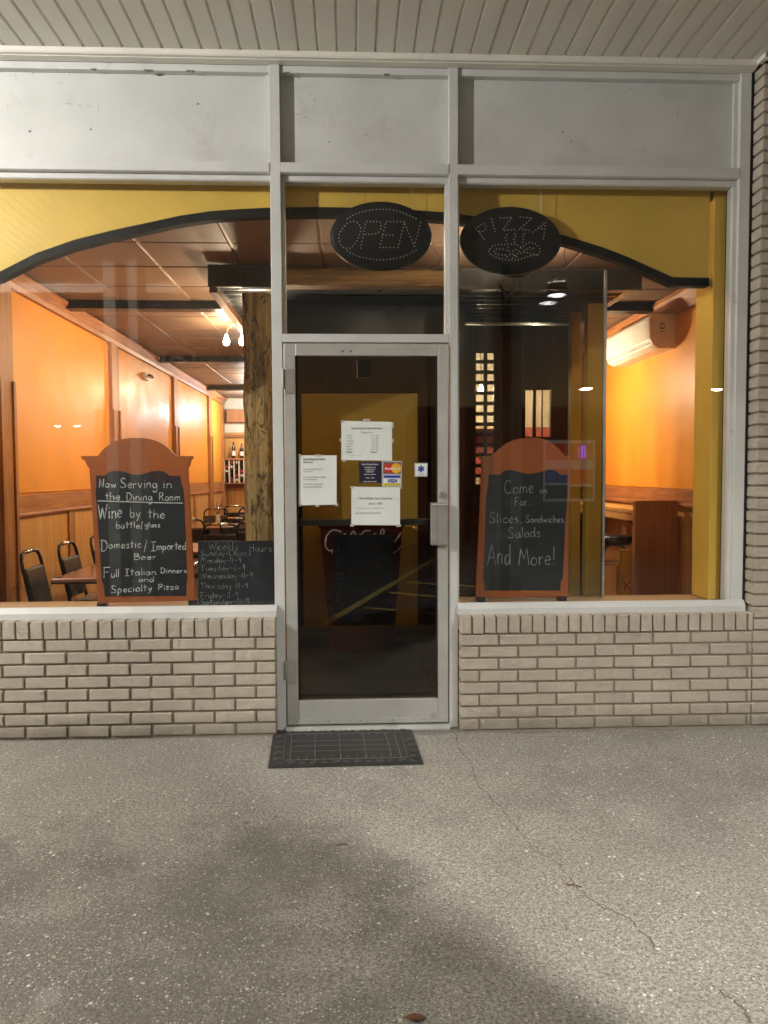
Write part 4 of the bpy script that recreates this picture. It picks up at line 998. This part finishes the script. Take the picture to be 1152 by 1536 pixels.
# ---- lattice partition in the right bay
LY = 3.0
la = thing('lattice_partition', 'dark wood partition with a square lattice screen and a serving hatch', 'partition', (1.5, LY, 0))
c0 = at(711, 533, LY).x; c1_ = at(741, 533, LY).x; pit = (at(728, 533, LY).x-at(711, 533, LY).x)
zt_ = at(720, 527, LY).z; zb_ = at(720, 729, LY).z; rows = 13; rp_ = (zt_-zb_)/rows
hx0, hx1 = at(786, 600, LY).x, at(828, 600, LY).x; hz1, hz0 = at(800, 585, LY).z, at(800, 655, LY).z
ex = at(852, 600, LY).x
def wall(n_, a, b, z0, z1): MB().box(a, b, LY, LY+.03, z0, z1).build(n_, M['dark_wood'], la)
wall('wall_board', .961, c0-.001, .006, 2.84); wall('wall_board', c0, c1_, zt_+.001, 2.84); wall('wall_board', c0, c1_, .006, zb_-.001)
wall('wall_board', c1_+.001, hx0-.001, .006, 2.84); wall('wall_board', hx0, hx1, hz1+.001, 2.84); wall('wall_board', hx0, hx1, .006, hz0-.001); wall('wall_board', hx1+.001, ex, .006, 2.84)
sw = pit-(at(722.5, 533, LY).x-at(711, 533, LY).x)
for k in range(3): MB().box(c0+k*pit-sw/2, c0+k*pit+sw/2, LY-.012, LY-.001, zb_, zt_).build('upright_slat', M['dark_wood'], la)
for k in range(rows+1): MB().box(c0, c1_, LY-.010+.0105, LY+.012, zb_+k*rp_-rp_*.18, zb_+k*rp_+rp_*.18).build('cross_slat', M['dark_wood'], la)
for (a, b) in ((hx0, hx0+.012), (hx0+.085, hx0+.115), (hx0+.17, hx0+.18), (hx1-.012, hx1)): MB().box(a, b, LY-.006, LY+.02, hz0, hz1).build('hatch_bar', M['dark_wood'], la)
for k in range(6): MB().box(1.42+k*.0, 1.42+.012, LY-.008, LY-.001, .1, 2.8).build('board_edge', M['wood_z'], la) if k == 0 else None
bkw = thing('kitchen_wall', 'cream kitchen wall with a red lower half seen through the lattice', 'wall', (1.9, 4.6, 0))
MB().box(.96, 2.30, 4.6, 4.7, 1.98, 2.98).build('upper_wall', M['cream'], bkw)
MB().box(.96, 2.30, 4.59, 4.7, .006, 1.979).build('lower_wall', plain('faded_red_wall', (.42, .09, .06), .5), bkw)
for k_ in range(7): MB().box(1.0+k_*.14, 1.06+k_*.14, 4.575, 4.589, 1.05+(k_*37 % 5)*.12, 1.30+(k_*37 % 5)*.12).build('menu_card', M['cream'], bkw)
MB().box(1.0, 1.9, 4.2, 4.58, 1.94, 1.96).build('shelf', M['ledge'], bkw)
# yellow posts seen through the tinted pane
for (p0, p1, Yp, zt2, zb2, lb_) in ((857, 871, 2.35, 455, 740, 'narrow mustard yellow post right of the serving hatch'), (880, 903, 2.0, 430, 905, 'wide mustard yellow post nearest the glass pane edge')):
    x0, x1 = at(p0, 700, Yp).x, at(p1, 700, Yp).x; zt3 = min(2.83, at(865, zt2, Yp).z)
    tag(MB().box(x0, x1, Yp, Yp+.10, .006, zt3).build('yellow_post', M['yellow'], bevel=.003), lb_, 'post', 'mustard yellow posts by the entrance')
# tinted pane standing inside the right window
tg = thing('glass_screen', 'tall tinted glass screen with a bright edge behind the right window', 'glass screen', (1.2, .26, .72))
e0 = at(905.5, 700, .26).x; zt4 = at(800, 405, .26).z
MB().box(.61, e0-.009, .258, .266, .6935, zt4).build('pane', M['glass_tint'], tg)
MB().box(e0-.0085, e0+.0085, .250, .274, .6935, zt4+.002).build('edge_strip', M['steel'], tg, bevel=.002)

# ================================================================== LED signs
def ledsign(label, cpx, cpy, rx, rz_, strokes, ox, oy, sc_, spacing):
    YL = .066
    c = at(cpx, cpy, YL); t = thing('led_sign', label, 'sign', (c.x, YL, c.z))
    MB().lathey((c.x, YL, c.z), [(.93, .0), (.985, .006), (1.0, .016), (1.0, .030), (.97, .034)], 64, rx, rz_).build('face_plate', M['led_face'], t, True)
    MB().lathey((c.x, YL+.036, c.z), [(.90, .0), (.90, .02)], 48, rx, rz_).build('back_box', M['black_metal'], t)
    mb = MB()
    for st in strokes:
        st = crom(st, 10) if len(st) > 4 else st
        acc = 0; prev = st[0]; P = [prev]
        for a, b in zip(st[:-1], st[1:]):
            L = math.dist(a, b); d = spacing-acc
            while d <= L:
                P.append((a[0]+(b[0]-a[0])*d/L, a[1]+(b[1]-a[1])*d/L)); d += spacing
            acc = (L-(d-spacing))
        for (x, y) in P:
            q = at(ox+x/sc_, oy+y/sc_, YL); mb.lathey((q.x, YL-.004, q.z), [(.0018, 0), (.0036, .0015), (.0036, .004)], 6)
    o = mb.build('led_dots', M['led'], t); o['kind'] = 'stuff'
    # hanging wires up to the header
    for dx in (-.6, .6):
        MB().tube([(c.x+dx*rx, YL+.02, c.z+rz_*.75), (c.x+dx*rx, YL+.02, 3.045)], .0012, 5).build('hanging_wire', M['steel'], t)
    return t
OP = [[(262, 245), (330, 205), (400, 180), (490, 160), (590, 155), (700, 160), (800, 190), (880, 225), (935, 248)],
      [(262, 553), (330, 590), (400, 615), (490, 632), (590, 640), (700, 630), (800, 605), (880, 570), (930, 545)],
      [(322, 268), (262, 290), (212, 345), (183, 410), (190, 475), (225, 520), (290, 525), (345, 470), (380, 400), (392, 330), (362, 285), (322, 268)],
      [(390, 525), (440, 272)], [(448, 272), (560, 272), (585, 300), (578, 350), (540, 388), (435, 395)],
      [(575, 520), (632, 272), (810, 272)], [(600, 403), (715, 403)], [(575, 520), (715, 520)],
      [(750, 520), (810, 280)], [(815, 296), (860, 400), (910, 520)], [(905, 505), (970, 268)]]
ledsign('unlit oval black LED sign reading OPEN in dots above the door', 572, 353, .285, .190, OP, 480, 290, 6.4, 33)
PZ = [[(228, 292), (290, 245), (325, 255), (330, 290), (290, 325), (252, 318)], [(252, 318), (315, 400)], [(388, 195), (432, 345)],
      [(482, 183), (596, 176), (500, 308), (620, 300)], [(680, 173), (800, 182), (670, 296), (790, 313)], [(812, 325), (940, 228), (915, 400)], [(870, 290), (925, 300)],
      [(545, 355), (525, 395), (555, 440)], [(625, 345), (635, 370), (612, 400), (632, 440)], [(722, 345), (700, 380), (715, 410), (690, 455)],
      [(372, 495), (400, 468), (460, 455), (560, 450), (640, 455), (685, 480)], [(360, 520), (390, 560), (460, 592), (560, 610), (660, 606), (760, 575), (830, 555)],
      [(415, 520), (450, 495), (510, 500)], [(430, 545), (480, 560), (530, 560)], [(690, 490), (740, 450), (790, 432), (850, 460), (880, 510), (860, 560)], [(720, 515), (780, 485), (830, 495)],
      [(555, 480), (550, 520), (600, 520), (640, 505), (680, 530)], [(545, 575), (590, 545), (640, 570)], [(650, 545), (720, 530), (790, 545), (850, 560)], [(600, 590), (620, 560), (660, 590)]]
ledsign('unlit oval black LED sign reading PIZZA with a dotted pizza pan', 766.5, 360, .288, .188, PZ, 680, 300, 6.776, 33)
tag(MB().tube([at(848, 372, .12), at(846, 385, .12), at(851, 398, .13), at(850, 410, .14)], .0022, 6).build('power_cord', M['cable']), 'thin black cord hanging from the right end of the PIZZA sign', 'cord')
tag(MB().tube([at(650, 372, .12), at(662, 388, .12), at(655, 398, .13), at(640, 404, .14), at(610, 405, .14)], .0022, 6).build('power_cord', M['cable']), 'thin black cord curling below the right end of the OPEN sign', 'cord')

# ================================================================== chalkboard signs
def board_sign(label, Y, outline, slate, feet):
    c = at(*outline[0], Y); t = thing('chalkboard_sign', label, 'chalkboard sign', (c.x, Y, .723))
    MB().prism(polypix(outline, Y), Y, Y+.018).build('frame', M['sign_orange'], t, bevel=.002)
    MB().prism(polypix(slate, Y), Y-.003, Y-.0004).build('slate', M['slate'], t)
    for (x0, x1, y0, y1) in feet:
        a, b = at(x0, y0, Y), at(x1, y1, Y); MB().box(a.x, b.x, Y+.003, Y+.05, .6932, a.z).build('foot', M['black_metal'], t)
    return t
SY = .125
def circ(x0, y0, x1, y1, h, n=12):   # shallow arc between two points bulging up by h px
    out = []
    for i in range(n+1):
        t = i/n; out.append((x0+(x1-x0)*t, y0+(y1-y0)*t-h*4*t*(1-t)))
    return out
def dome(x0, x1, yb, yt, n=16):
    out = []
    for i in range(n+1):
        a = math.pi*(1-i/n); out.append(((x0+x1)/2+(x1-x0)/2*math.cos(a), yb-(yb-yt)*math.sin(a)**.9))
    return out
def curve(pts, k=6): return crom(pts, k)
o1 = [(121, 684), (146, 684)]+curve([(147, 683), (158, 671), (175, 661), (195, 657), (207, 657), (222, 658), (240, 664), (254, 674), (263, 683)], 4)+[(264, 684), (290, 684), (290, 687), (286, 691), (285, 697), (282, 701), (293, 901), (147, 905), (134, 703), (130, 698), (128, 692), (122, 688)]
Z1 = lambda pts: [(120+x/6.4, 690+y/6.4) for x, y in pts]
s1 = Z1([(155, 150), (245, 150)]+crom([(248, 150), (275, 120), (330, 105), (420, 112), (500, 138), (600, 138), (680, 112), (760, 103), (820, 118), (858, 150)], 4)+[(862, 151), (963, 153), (970, 240), (985, 262), (992, 300), (1028, 1150), (1018, 1205), (1022, 1302), (240, 1308), (232, 1215), (212, 1160), (150, 290), (158, 250)])
cs1 = board_sign('terracotta chalkboard sign in the left window reading Now Serving in the Dining Room', SY, o1, s1, ((145, 159, 904, 911), (282, 296, 900, 911)))
mb = MB(); CW = .0042
def hz1(s, x0, x1, yb, H, yb1=None, w=CW, slant=0): hand(mb, s, (120+x0/6.4, 690+yb/6.4), (120+x1/6.4, 690+(yb1 if yb1 is not None else yb)/6.4), H/6.4, SY-.0045, w, .03, slant)
hz1('Now', 185, 345, 265, 80); hz1('Serving', 385, 745, 268, 95, 268); hz1('in', 795, 885, 268, 85)
hz1('the', 242, 390, 382, 72); hz1('Dining', 445, 695, 388, 80); hz1('Room', 760, 962, 388, 74)
mb.ribbon(polypix(Z1([(170, 392), (420, 400), (700, 408), (985, 414)]), SY-.0045), .0052, SY-.0045)
hz1('Wine', 175, 405, 570, 135, 555, .0050); hz1('by', 482, 580, 550, 90); hz1('the', 650, 818, 558, 92)
hz1('bottle', 345, 575, 655, 62); hz1('/', 585, 602, 655, 66); hz1('glass', 622, 770, 645, 50)
hz1('D', 205, 270, 875, 115); hz1('omestic', 275, 585, 850, 74, 840); hz1('/', 612, 645, 870, 95); hz1('I', 680, 728, 875, 90); hz1('mported', 735, 1018, 862, 76, 858)
hz1('Beer', 515, 735, 955, 58); hz1('F', 222, 290, 1130, 98, 1130); hz1('ull', 298, 378, 1125, 75); hz1('Italian', 432, 735, 1112, 68, 1100)
hz1('Dinners', 775, 1025, 1088, 50, 1082); hz1('and', 562, 712, 1170, 50); hz1('Specialty', 300, 690, 1275, 66, 1255); hz1('Pizza', 752, 945, 1248, 56, 1238)
mb.build('chalk_lettering', M['chalk'], cs1)
# right sign
Z2 = lambda pts: [(700+x/5.906, 640+y/5.906) for x, y in pts]
o2 = Z2([(105, 262), (205, 262)]+crom([(208, 262), (245, 240), (300, 190), (370, 140), (450, 112), (540, 98), (640, 100), (730, 130), (800, 180), (850, 235), (870, 258)], 4)+[(880, 260), (955, 262), (925, 300), (905, 700), (900, 1505), (80, 1512), (130, 420), (135, 310)])
s2 = Z2([(195, 425), (295, 425)]+crom([(298, 425), (330, 395), (390, 385), (460, 400), (540, 418), (620, 410), (700, 388), (770, 385), (820, 420)], 4)+[(825, 424), (892, 428), (890, 640), (870, 900), (850, 1340), (832, 1370), (828, 1450), (160, 1450), (158, 1380), (148, 1350), (170, 620), (190, 520)])
cs2 = board_sign('terracotta chalkboard sign in the right window reading Come in For Slices', SY+.0, o2, s2, ((716, 728, 893, 903), (838, 850, 893, 903)))
mb = MB()
def hz2(s, x0, x1, yb, H, yb1=None, w=.0034): hand(mb, s, (700+x0/5.906, 640+yb/5.906), (700+x1/5.906, 640+(yb1 if yb1 is not None else yb)/5.906), H/5.906, SY-.0045, w, .03)
hz2('Come', 335, 595, 598, 118, 590); hz2('in', 645, 715, 592, 62); hz2('For...', 425, 595, 698, 76)
hz2('Slices,', 195, 495, 855, 92, 850); hz2('Sandwiches,', 522, 880, 850, 66, 850); hz2('Salads', 368, 655, 988, 92, 975); hz2('And', 185, 388, 1225, 180, 1215, .0042); hz2('More!', 460, 790, 1228, 150, 1222, .0042)
mb.build('chalk_lettering', M['ink_light'], cs2)
M['ink_light2'] = M['ink_light']
# hours board
hb = thing('hours_board', 'small black chalkboard listing weekly hours at the left window corner', 'chalkboard', (at(355, 860, .10).x, .10, .723))
MB().prism(polypix([(297, 812), (412.5, 811), (412.5, 908), (297, 908.5)], .10), .10, .114).build('board', M['slate'], hb, bevel=.0015)
Z3 = lambda x, y: (290+x/8.229, 790+y/8.229)
mb = MB()
def hz3(s, x0, x1, yb, H, yb1=None, w=.0022): hand(mb, s, Z3(x0, yb), Z3(x1, yb1 if yb1 is not None else yb), H/8.229, .0985, w, .04)
hz3('Weekly', 190, 560, 292, 95, 285); hz3('Hours', 690, 965, 305, 90)
for s, x1, y in (('Sunday-Closed', 705, 362), ('Monday-11-9', 590, 450), ('Tuesday-11-9', 635, 545), ('Wednesday-11-9', 735, 640), ('Thursday-11-9', 670, 765), ('Friday-11-9', 555, 880), ('Saturday-11-9', 685, 960)):
    hz3(s, 90, x1, y, 72, y-4)
mb.build('chalk_lettering', M['dim_chalk'], hb)

# ================================================================== dining furniture
def make_chair():
    t = thing('dining_chair', 'x', 'chair', (0, 0, 0))
    # faces +x, seat at .45, back at -x
    seat = MB().box(-.19, .22, -.20, .20, .43, .485, .015).build('seat', M['vinyl'], t, bevel=.012)
    def lean(z): return -.20-(z-.45)*.20
    bk = MB(); vs = []
    bk.prof([(lean(.50)-.018, .50), (lean(.50)+.022, .50), (lean(.79)+.016, .79), (lean(.80), .80), (lean(.79)-.018, .79)], -.17, .17, 'y')
    bk_ = bk.build('backrest', M['vinyl'], t, bevel=.008)
    r = .0125
    arc = [(lean(z), y, z) for y, z in ((-.185, .45), (-.185, .80), (-.180, .85), (-.150, .895), (-.10, .905), (0, .91), (.10, .905), (.150, .895), (.180, .85), (.185, .80), (.185, .45))]
    bf_ = MB().tube(arc, r, 8).build('back_frame', M['black_metal'], t, True)
    MB().tube([(lean(.907), y, .908) for y in (-.09, 0, .09)], r*1.25, 8).build('grab_rail', M['chrome'], bf_, True)
    for s in (-1, 1):
        MB().tube([(lean(.45), s*.185, .45), (-.26, s*.19, .006)], r, 8).build('leg', M['black_metal'], t, True)
        MB().tube([(.19, s*.17, .43), (.22, s*.185, .006)], r, 8).build('leg', M['black_metal'], t, True)
    return t
def make_table(L, Wd):
    t = thing('dining_table', 'x', 'table', (0, 0, 0))
    MB().box(-L/2, L/2, -Wd/2, Wd/2, .712, .737).build('tabletop', M['tabletop'], t, bevel=.003)
    MB().box(-L/2-.003, L/2+.003, -Wd/2-.003, Wd/2+.003, .700, .7115).build('edge_band', M['black_metal'], t)
    MB().lathe((0, 0, .03), [(.035, 0), (.035, .668)], 12).build('pedestal', M['black_metal'], t, True)
    for a in range(4):
        d = Vector((math.cos(a*math.pi/2+.785), math.sin(a*math.pi/2+.785), 0))
        MB().tube([d*.02+Vector((0, 0, .05)), d*.32+Vector((0, 0, .02))], [.028, .016], 6).build('foot', M['black_metal'], t)
    return t
def place(proto, first, x, y, rz, label, group):
    o = proto if first else dup(proto)
    o.location = (x, y, .004); o.rotation_euler = (0, 0, rz); o['label'] = label; o['group'] = group; return o
ch0 = make_chair()
CH_ = [(-1.98, 1.22, .05, 'black vinyl dining chair nearest the left window with chrome top rail'), (-1.96, 1.85, .0, 'black vinyl chair, second from the window on the wall side of the first table'),
       (-1.95, 2.55, .0, 'black vinyl chair half hidden by the terracotta sign, third from the window'),
       (-1.42, 4.35, R(90), 'black vinyl chair with shining top rail just above the hours board, left one'), (-1.02, 4.6, R(70), 'black vinyl chair with shining top rail beside the log post above the hours board'),
       (-1.95, 5.25, R(90), 'black vinyl chair back in front of the pink lit second table, left one'), (-1.42, 5.45, R(90), 'black vinyl chair back in front of the pink lit second table, right one'),
       (-2.15, 7.7, R(-90), 'black vinyl chair beyond the second table, left one'), (-1.62, 7.8, R(-90), 'black vinyl chair beyond the second table, right one'),
       (-1.95, 9.2, R(80), 'black vinyl chair by the farthest table, left one'), (-1.45, 8.6, R(100), 'black vinyl chair by the farthest table next to the log post')]
for i, (x, y, rz, lb_) in enumerate(CH_): place(ch0, i == 0, x, y, rz, lb_, 'dining chairs around the tables')
tb0 = make_table(.80, .95)
for i, (x, y, lb_) in enumerate(((-1.64, 1.47, 'brown laminate table behind the left terracotta sign, nearest the window'), (-1.72, 3.25, 'brown laminate table second from the left window'), (-2.02, 6.5, 'brown laminate table third from the left window, shining pink'), (-1.85, 9.9, 'brown laminate table farthest from the left window'))):
    place(tb0, i == 0, x, y, 0, lb_, 'dining tables along the orange wall')
# plant sprig in a vase on third table
vz = thing('table_vase', 'small glass vase with a dry sprig on the third table', 'vase', (-1.9, 6.7, .742))
MB().lathe((-1.9, 6.7, .742), [(.03, 0), (.035, .06), (.022, .14)], 12).build('vase', M['label_white'], vz, True)
sp = MB()
for k in range(9): sp.tube([(-1.9, 6.7, .86), (-1.9+random.uniform(-.09, .09), 6.7+random.uniform(-.05, .05), random.uniform(.98, 1.10))], .004, 4)
sp.build('sprig', M['leaf'], vz)
# ceiling bulbs
def bulbfix(x, y, z, lb_, two=True, zc=CE):
    t = thing('ceiling_lamp', lb_, 'lamp', (x, y, z), 'warm bulbs indoors')
    MB().lathe((x, y, zc-.035), [(.05, 0), (.07, .03)], 16).build('ceiling_rose', M['fixture'], t)
    for dx in ((-.08, .08) if two else (0,)):
        ar = MB().tube([(x, y, zc-.03), (x+dx*.8, y, zc-.06), (x+dx, y, z+.075)], .006, 6).build('arm', M['fixture'], t)
        b = MB().lathe((x+dx, y-.0, z-.0), [(.008, -.035), (.026, -.025), (.034, 0), (.028, .028), (.014, .05), (.013, .075)], 16).build('bulb', M['bulb'], ar, True)
        b.visible_shadow = True
    return t
for n_ in [o for o in bpy.data.objects if o.type == 'LIGHT']: pass
bulbfix(-1.19, 3.72, 2.80, 'twin bulb ceiling lamp in the dining room left of the log post')
bulbfix(-1.45, 8.1, 2.80, 'added twin bulb fill lamp farther back, hidden behind the log post')

# ================================================================== right bay furniture
ac = thing('air_conditioner', 'cream split air conditioner high on the orange wall', 'air conditioner', (RX-.13, 3.0, 2.5))
ax0 = RX-.245; pr = [(RX-.003, 2.535), (RX-.003, 2.835), (ax0+.03, 2.835), (ax0+.006, 2.80), (ax0, 2.76), (ax0+.004, 2.62), (ax0+.035, 2.565), (ax0+.085, 2.535)]
MB().prof(pr, 2.44, 3.60, 'y').build('body', M['ac'], ac, bevel=.006)
pe = [(RX-.005, 2.532), (RX-.005, 2.838), (ax0+.028, 2.838), (ax0+.004, 2.802), (ax0-.002, 2.76), (ax0+.002, 2.618), (ax0+.033, 2.562), (ax0+.085, 2.532)]
MB().prof(pe, 2.405, 2.439, 'y').build('end_cap', M['ac_end'], ac, bevel=.006)
for z in (2.600, 2.585): MB().box(ax0+.012, ax0+.02, 2.46, 3.58, z-.003, z+.001).build('louvre_line', M['mark'], ac)
MB().box(ax0+.09, ax0+.13, 2.402, 2.4045, 2.70, 2.75).build('cap_mark', M['mark'], ac)
MB().box(ax0+.095, ax0+.125, 2.4015, 2.404, 2.712, 2.738).build('cap_mark', M['ac_end'], ac)
MB().box(ax0+.09, ax0+.12, 2.402, 2.4045, 2.675, 2.682).build('cap_mark', M['mark'], ac)
bc = thing('bar_counter', 'narrow oak bar counter along the right orange wall', 'counter', (RX-.2, 4, 1.0))
MB().box(2.46, RX-.05, 2.262, 6.2, 1.085, 1.118).build('counter_top', M['ply'], bc, bevel=.003)
MB().box(2.465, 2.485, 2.262, 6.2, 1.02, 1.084).build('front_apron', M['ply'], bc)
for y in (2.75, 4.2): MB().prism([(2.50, 1.084), (RX-.014, 1.084), (RX-.014, .72)], y, y+.02).build('bracket', M['wood_z'], bc)
tag(MB().box(2.425, 2.80, 2.20, 2.258, .006, 1.205).build('end_panel', M['brownboard'], bevel=.003), 'tall plain brown board standing at the near end of the bar counter', 'board')
st = thing('bar_stool', 'chrome bar stool with round black vinyl seat under the counter', 'stool', (2.40, 2.85, 0))
sx, sy = 2.45, 2.80
MB().lathe((sx, sy, .775), [(.15, 0), (.172, .012), (.178, .05), (.170, .078), (.12, .09)], 28).build('seat', M['vinyl'], st, True)
for a in range(4):
    an = a*math.pi/2+.6; d = Vector((math.cos(an), math.sin(an), 0)); o_ = Vector((sx, sy, 0))
    MB().tube([o_+d*.06+Vector((0, 0, .765)), o_+d*.12+Vector((0, 0, .75)), o_+d*.145+Vector((0, 0, .70)), o_+d*.165+Vector((0, 0, .35)), o_+d*.20+Vector((0, 0, .01))], .0115, 8).build('leg', M['chrome'], st, True)
for (r_, z) in ((.150, .60), (.175, .24)):
    MB().tube([(sx+r_*math.cos(k*math.pi/12), sy+r_*math.sin(k*math.pi/12), z) for k in range(24)], .0085, 7, True).build('foot_ring', M['chrome'], st, True)
ys_ = thing('floor_sign', 'yellow plastic floor sign with black border beside the brown board', 'sign', (2.36, 2.32, 0))
pa = [(2.30, .02), (2.30, .62), (2.325, .68), (2.325, .78), (2.50, .78), (2.50, .02)]
MB().prism(pa, 2.285, 2.305).build('panel', M['caution'], ys_, bevel=.003)
mb = MB(); mb.ribbon([(2.315, .03), (2.315, .61), (2.34, .67), (2.34, .765), (2.49, .765)], .004, 2.2835); mb.build('border_line', M['ink'], ys_)
txt('K', 2.40, .42, .12, M['red'], ys_, 2.2825); txt('L', 2.405, .12, .13, M['ink'], ys_, 2.2825)
for (lx, ly, lz, lb_) in ((1.92, 3.45, 2.36, 'single bulb lamp behind the lattice partition lighting the orange wall'),):
    bulbfix(lx, ly, lz, lb_, False, 2.85)
bulbfix(.93, .66, 2.86, 'small bulb lamp hidden behind the PIZZA sign', False)
bulbfix(.20, .66, 2.86, 'small bulb lamp hidden behind the OPEN sign', False)
ub = thing('uplight', 'added black bowl uplight hidden behind the PIZZA sign to brighten the ceiling', 'lamp', (1.12, .90, 2.76))
MB().tube([(1.12, .90, 2.775), (1.12, .90, 2.70)], .01, 6).build('stem', M['black_metal'], ub)
_bw = MB(); _pf = [(.02, 2.755), (.08, 2.77), (.12, 2.80), (.13, 2.835)]
for _r3, _z in _pf:
    _bw.v += [Vector((1.12+_r3*math.cos(k*math.pi/12), .90+_r3*math.sin(k*math.pi/12), _z)) for k in range(24)]
_bw.f = [(i*24+k, i*24+(k+1) % 24, (i+1)*24+(k+1) % 24, (i+1)*24+k) for i in range(3) for k in range(24)]+[tuple(range(24))]
_bw.build('bowl', M['black_metal'], ub, True)  # opaque bowl shaped to keep this added light off the entrance
MB().tube([(1.12, .90, 2.70), (1.12, 1.25, 2.70), (1.12, 1.519, 2.86)], .01, 6).build('wall_arm', M['black_metal'], ub)
wl = thing('fill_wall_lamp', 'added single bulb fill lamp hidden behind the yellow column on the right wall', 'lamp', (RX, 1.02, 2.35))
MB().box(RX-.03, RX-.001, .96, 1.08, 2.36, 2.50).build('back_plate', M['fixture'], wl, bevel=.004)
_wa = MB().tube([(RX-.03, 1.02, 2.43), (2.52, 1.02, 2.45), (2.46, 1.02, 2.40)], .008, 6).build('arm', M['fixture'], wl)
MB().lathe((2.46, 1.02, 2.32), [(.008, -.035), (.026, -.025), (.034, 0), (.028, .028), (.014, .05), (.013, .075)], 16).build('bulb', M['bulb'], _wa, True)  # bulb of the added fill lamp, out of view behind the column
bulbfix(1.28, 3.75, 2.30, 'twin bulb lamp glowing through the lattice screen', True, 2.98)

# ================================================================== across the lot (seen only mirrored in the glass)
def polelamp(x, y, h, lb_, twin=False):
    t = thing('lot_lamp', lb_, 'street lamp', (x, y, 0), 'pole lamps in the parking lot')
    MB().tube([(x, y, 0), (x, y, h)], [.09, .06], 8).build('pole', M['black_metal'], t)
    for dx in ((-.9, .9) if twin else (0,)):
        if dx: MB().tube([(x, y, h-.1), (x+dx*.6, y, h)], .03, 6).build('arm', M['black_metal'], t)
        MB().box(x+dx-.35, x+dx+.35, y-.2, y+.2, h, h+.14).build('lamp_head', M['black_metal'], t)
        MB().lathe((x+dx, y, h-.10), [(.05, 0), (.26, .06), (.30, .099)], 14).build('lens', M['lamp_white'], t)
polelamp(12.9, -37.5, 6.1, 'tall pole lamp in the lot, nearest of the right hand row'); polelamp(17.9, -57, 6.1, 'tall pole lamp in the lot, middle of the right hand row')
polelamp(23.3, -79, 6.1, 'tall pole lamp in the lot, farthest of the right hand row'); polelamp(20.4, -38, 6.1, 'tall pole lamp in the lot farthest to the right')
polelamp(-26.5, -69, 6.1, 'twin headed pole lamp in the lot on the left', True)
sh = thing('shop_across', 'low shop across the lot with a lit window, red displays and violet neon', 'shop', (7, -20.3, 0))
MB().box(2, 12, -24, -20.3, 0, 3.6).build('walls', M['asphalt'], sh)
def refl(px, py, Z): d = _f+_r2*((px-576)/FPX)-_u2*((py-768)/FPX); s_ = Z/d.y; return (CAMP.x+d.x*s_, CAMP.z+d.z*s_)
def rbox(n_, x0, y0, x1, y1, off, m, Yw=-20.3):
    Z = .05+4.29+.05-Yw-.0; a = refl(x0, y0, Z); b = refl(x1, y1, Z)
    MB().box(a[0], b[0], Yw+off-.0, Yw+off+.02, b[1], a[1]).build(n_, M[m], sh)
M['e_white'] = emit('lit_shop_frame', (1, .92, .88), .18); M['e_red'] = emit('lit_red_display', (1, .12, .08), .22); M['e_blue'] = emit('lit_blue_boxes', (.10, .14, .6), .3); M['e_dark'] = plain('shop_dark', (.03, .03, .04), .6)
rbox('window_frame', 815, 660, 892, 752, .01, 'e_white')
for (a, b, c, d, m_) in ((818, 665, 851, 690, 'e_red'), (855, 665, 888, 690, 'e_red'), (818, 704, 851, 724, 'e_dark'), (855, 704, 888, 726, 'e_red'), (818, 728, 851, 748, 'e_dark'), (855, 730, 888, 748, 'e_dark')): rbox('window_pane', a, b, c, d, .035, m_)
for (a, b, c, d) in ((820, 706, 834, 722), (838, 710, 849, 722)): rbox('display_box', a, b, c, d, .06, 'e_blue')
for x in (872, 876): rbox('neon_tube', x, 668, x+1.2, 688, .07, 'neon_blue')
# wall behind and sides closing the building
bs = thing('building_shell', 'plain outer shell of the shop building around the rooms', 'building', (0, 6, 0))
MB().box(-4.6, -4.41, -.02, 12, 0, 4.18).build('side_wall', M['mortar'], bs); MB().box(4.41, 4.6, -.02, 12, 0, 4.18).build('side_wall', M['mortar'], bs); MB().box(-4.4, 4.4, 11.85, 12, 0, 4.18).build('rear_wall', M['mortar'], bs)
MB().box(-4.4, 4.4, .06, .10, 3.656, 4.18).build('upper_wall', M['mortar'], bs); MB().box(-4.4, -2.75, YH+.03, YH+.06, 0, 3.3).build('inner_wall', M['dark_wood'], bs)
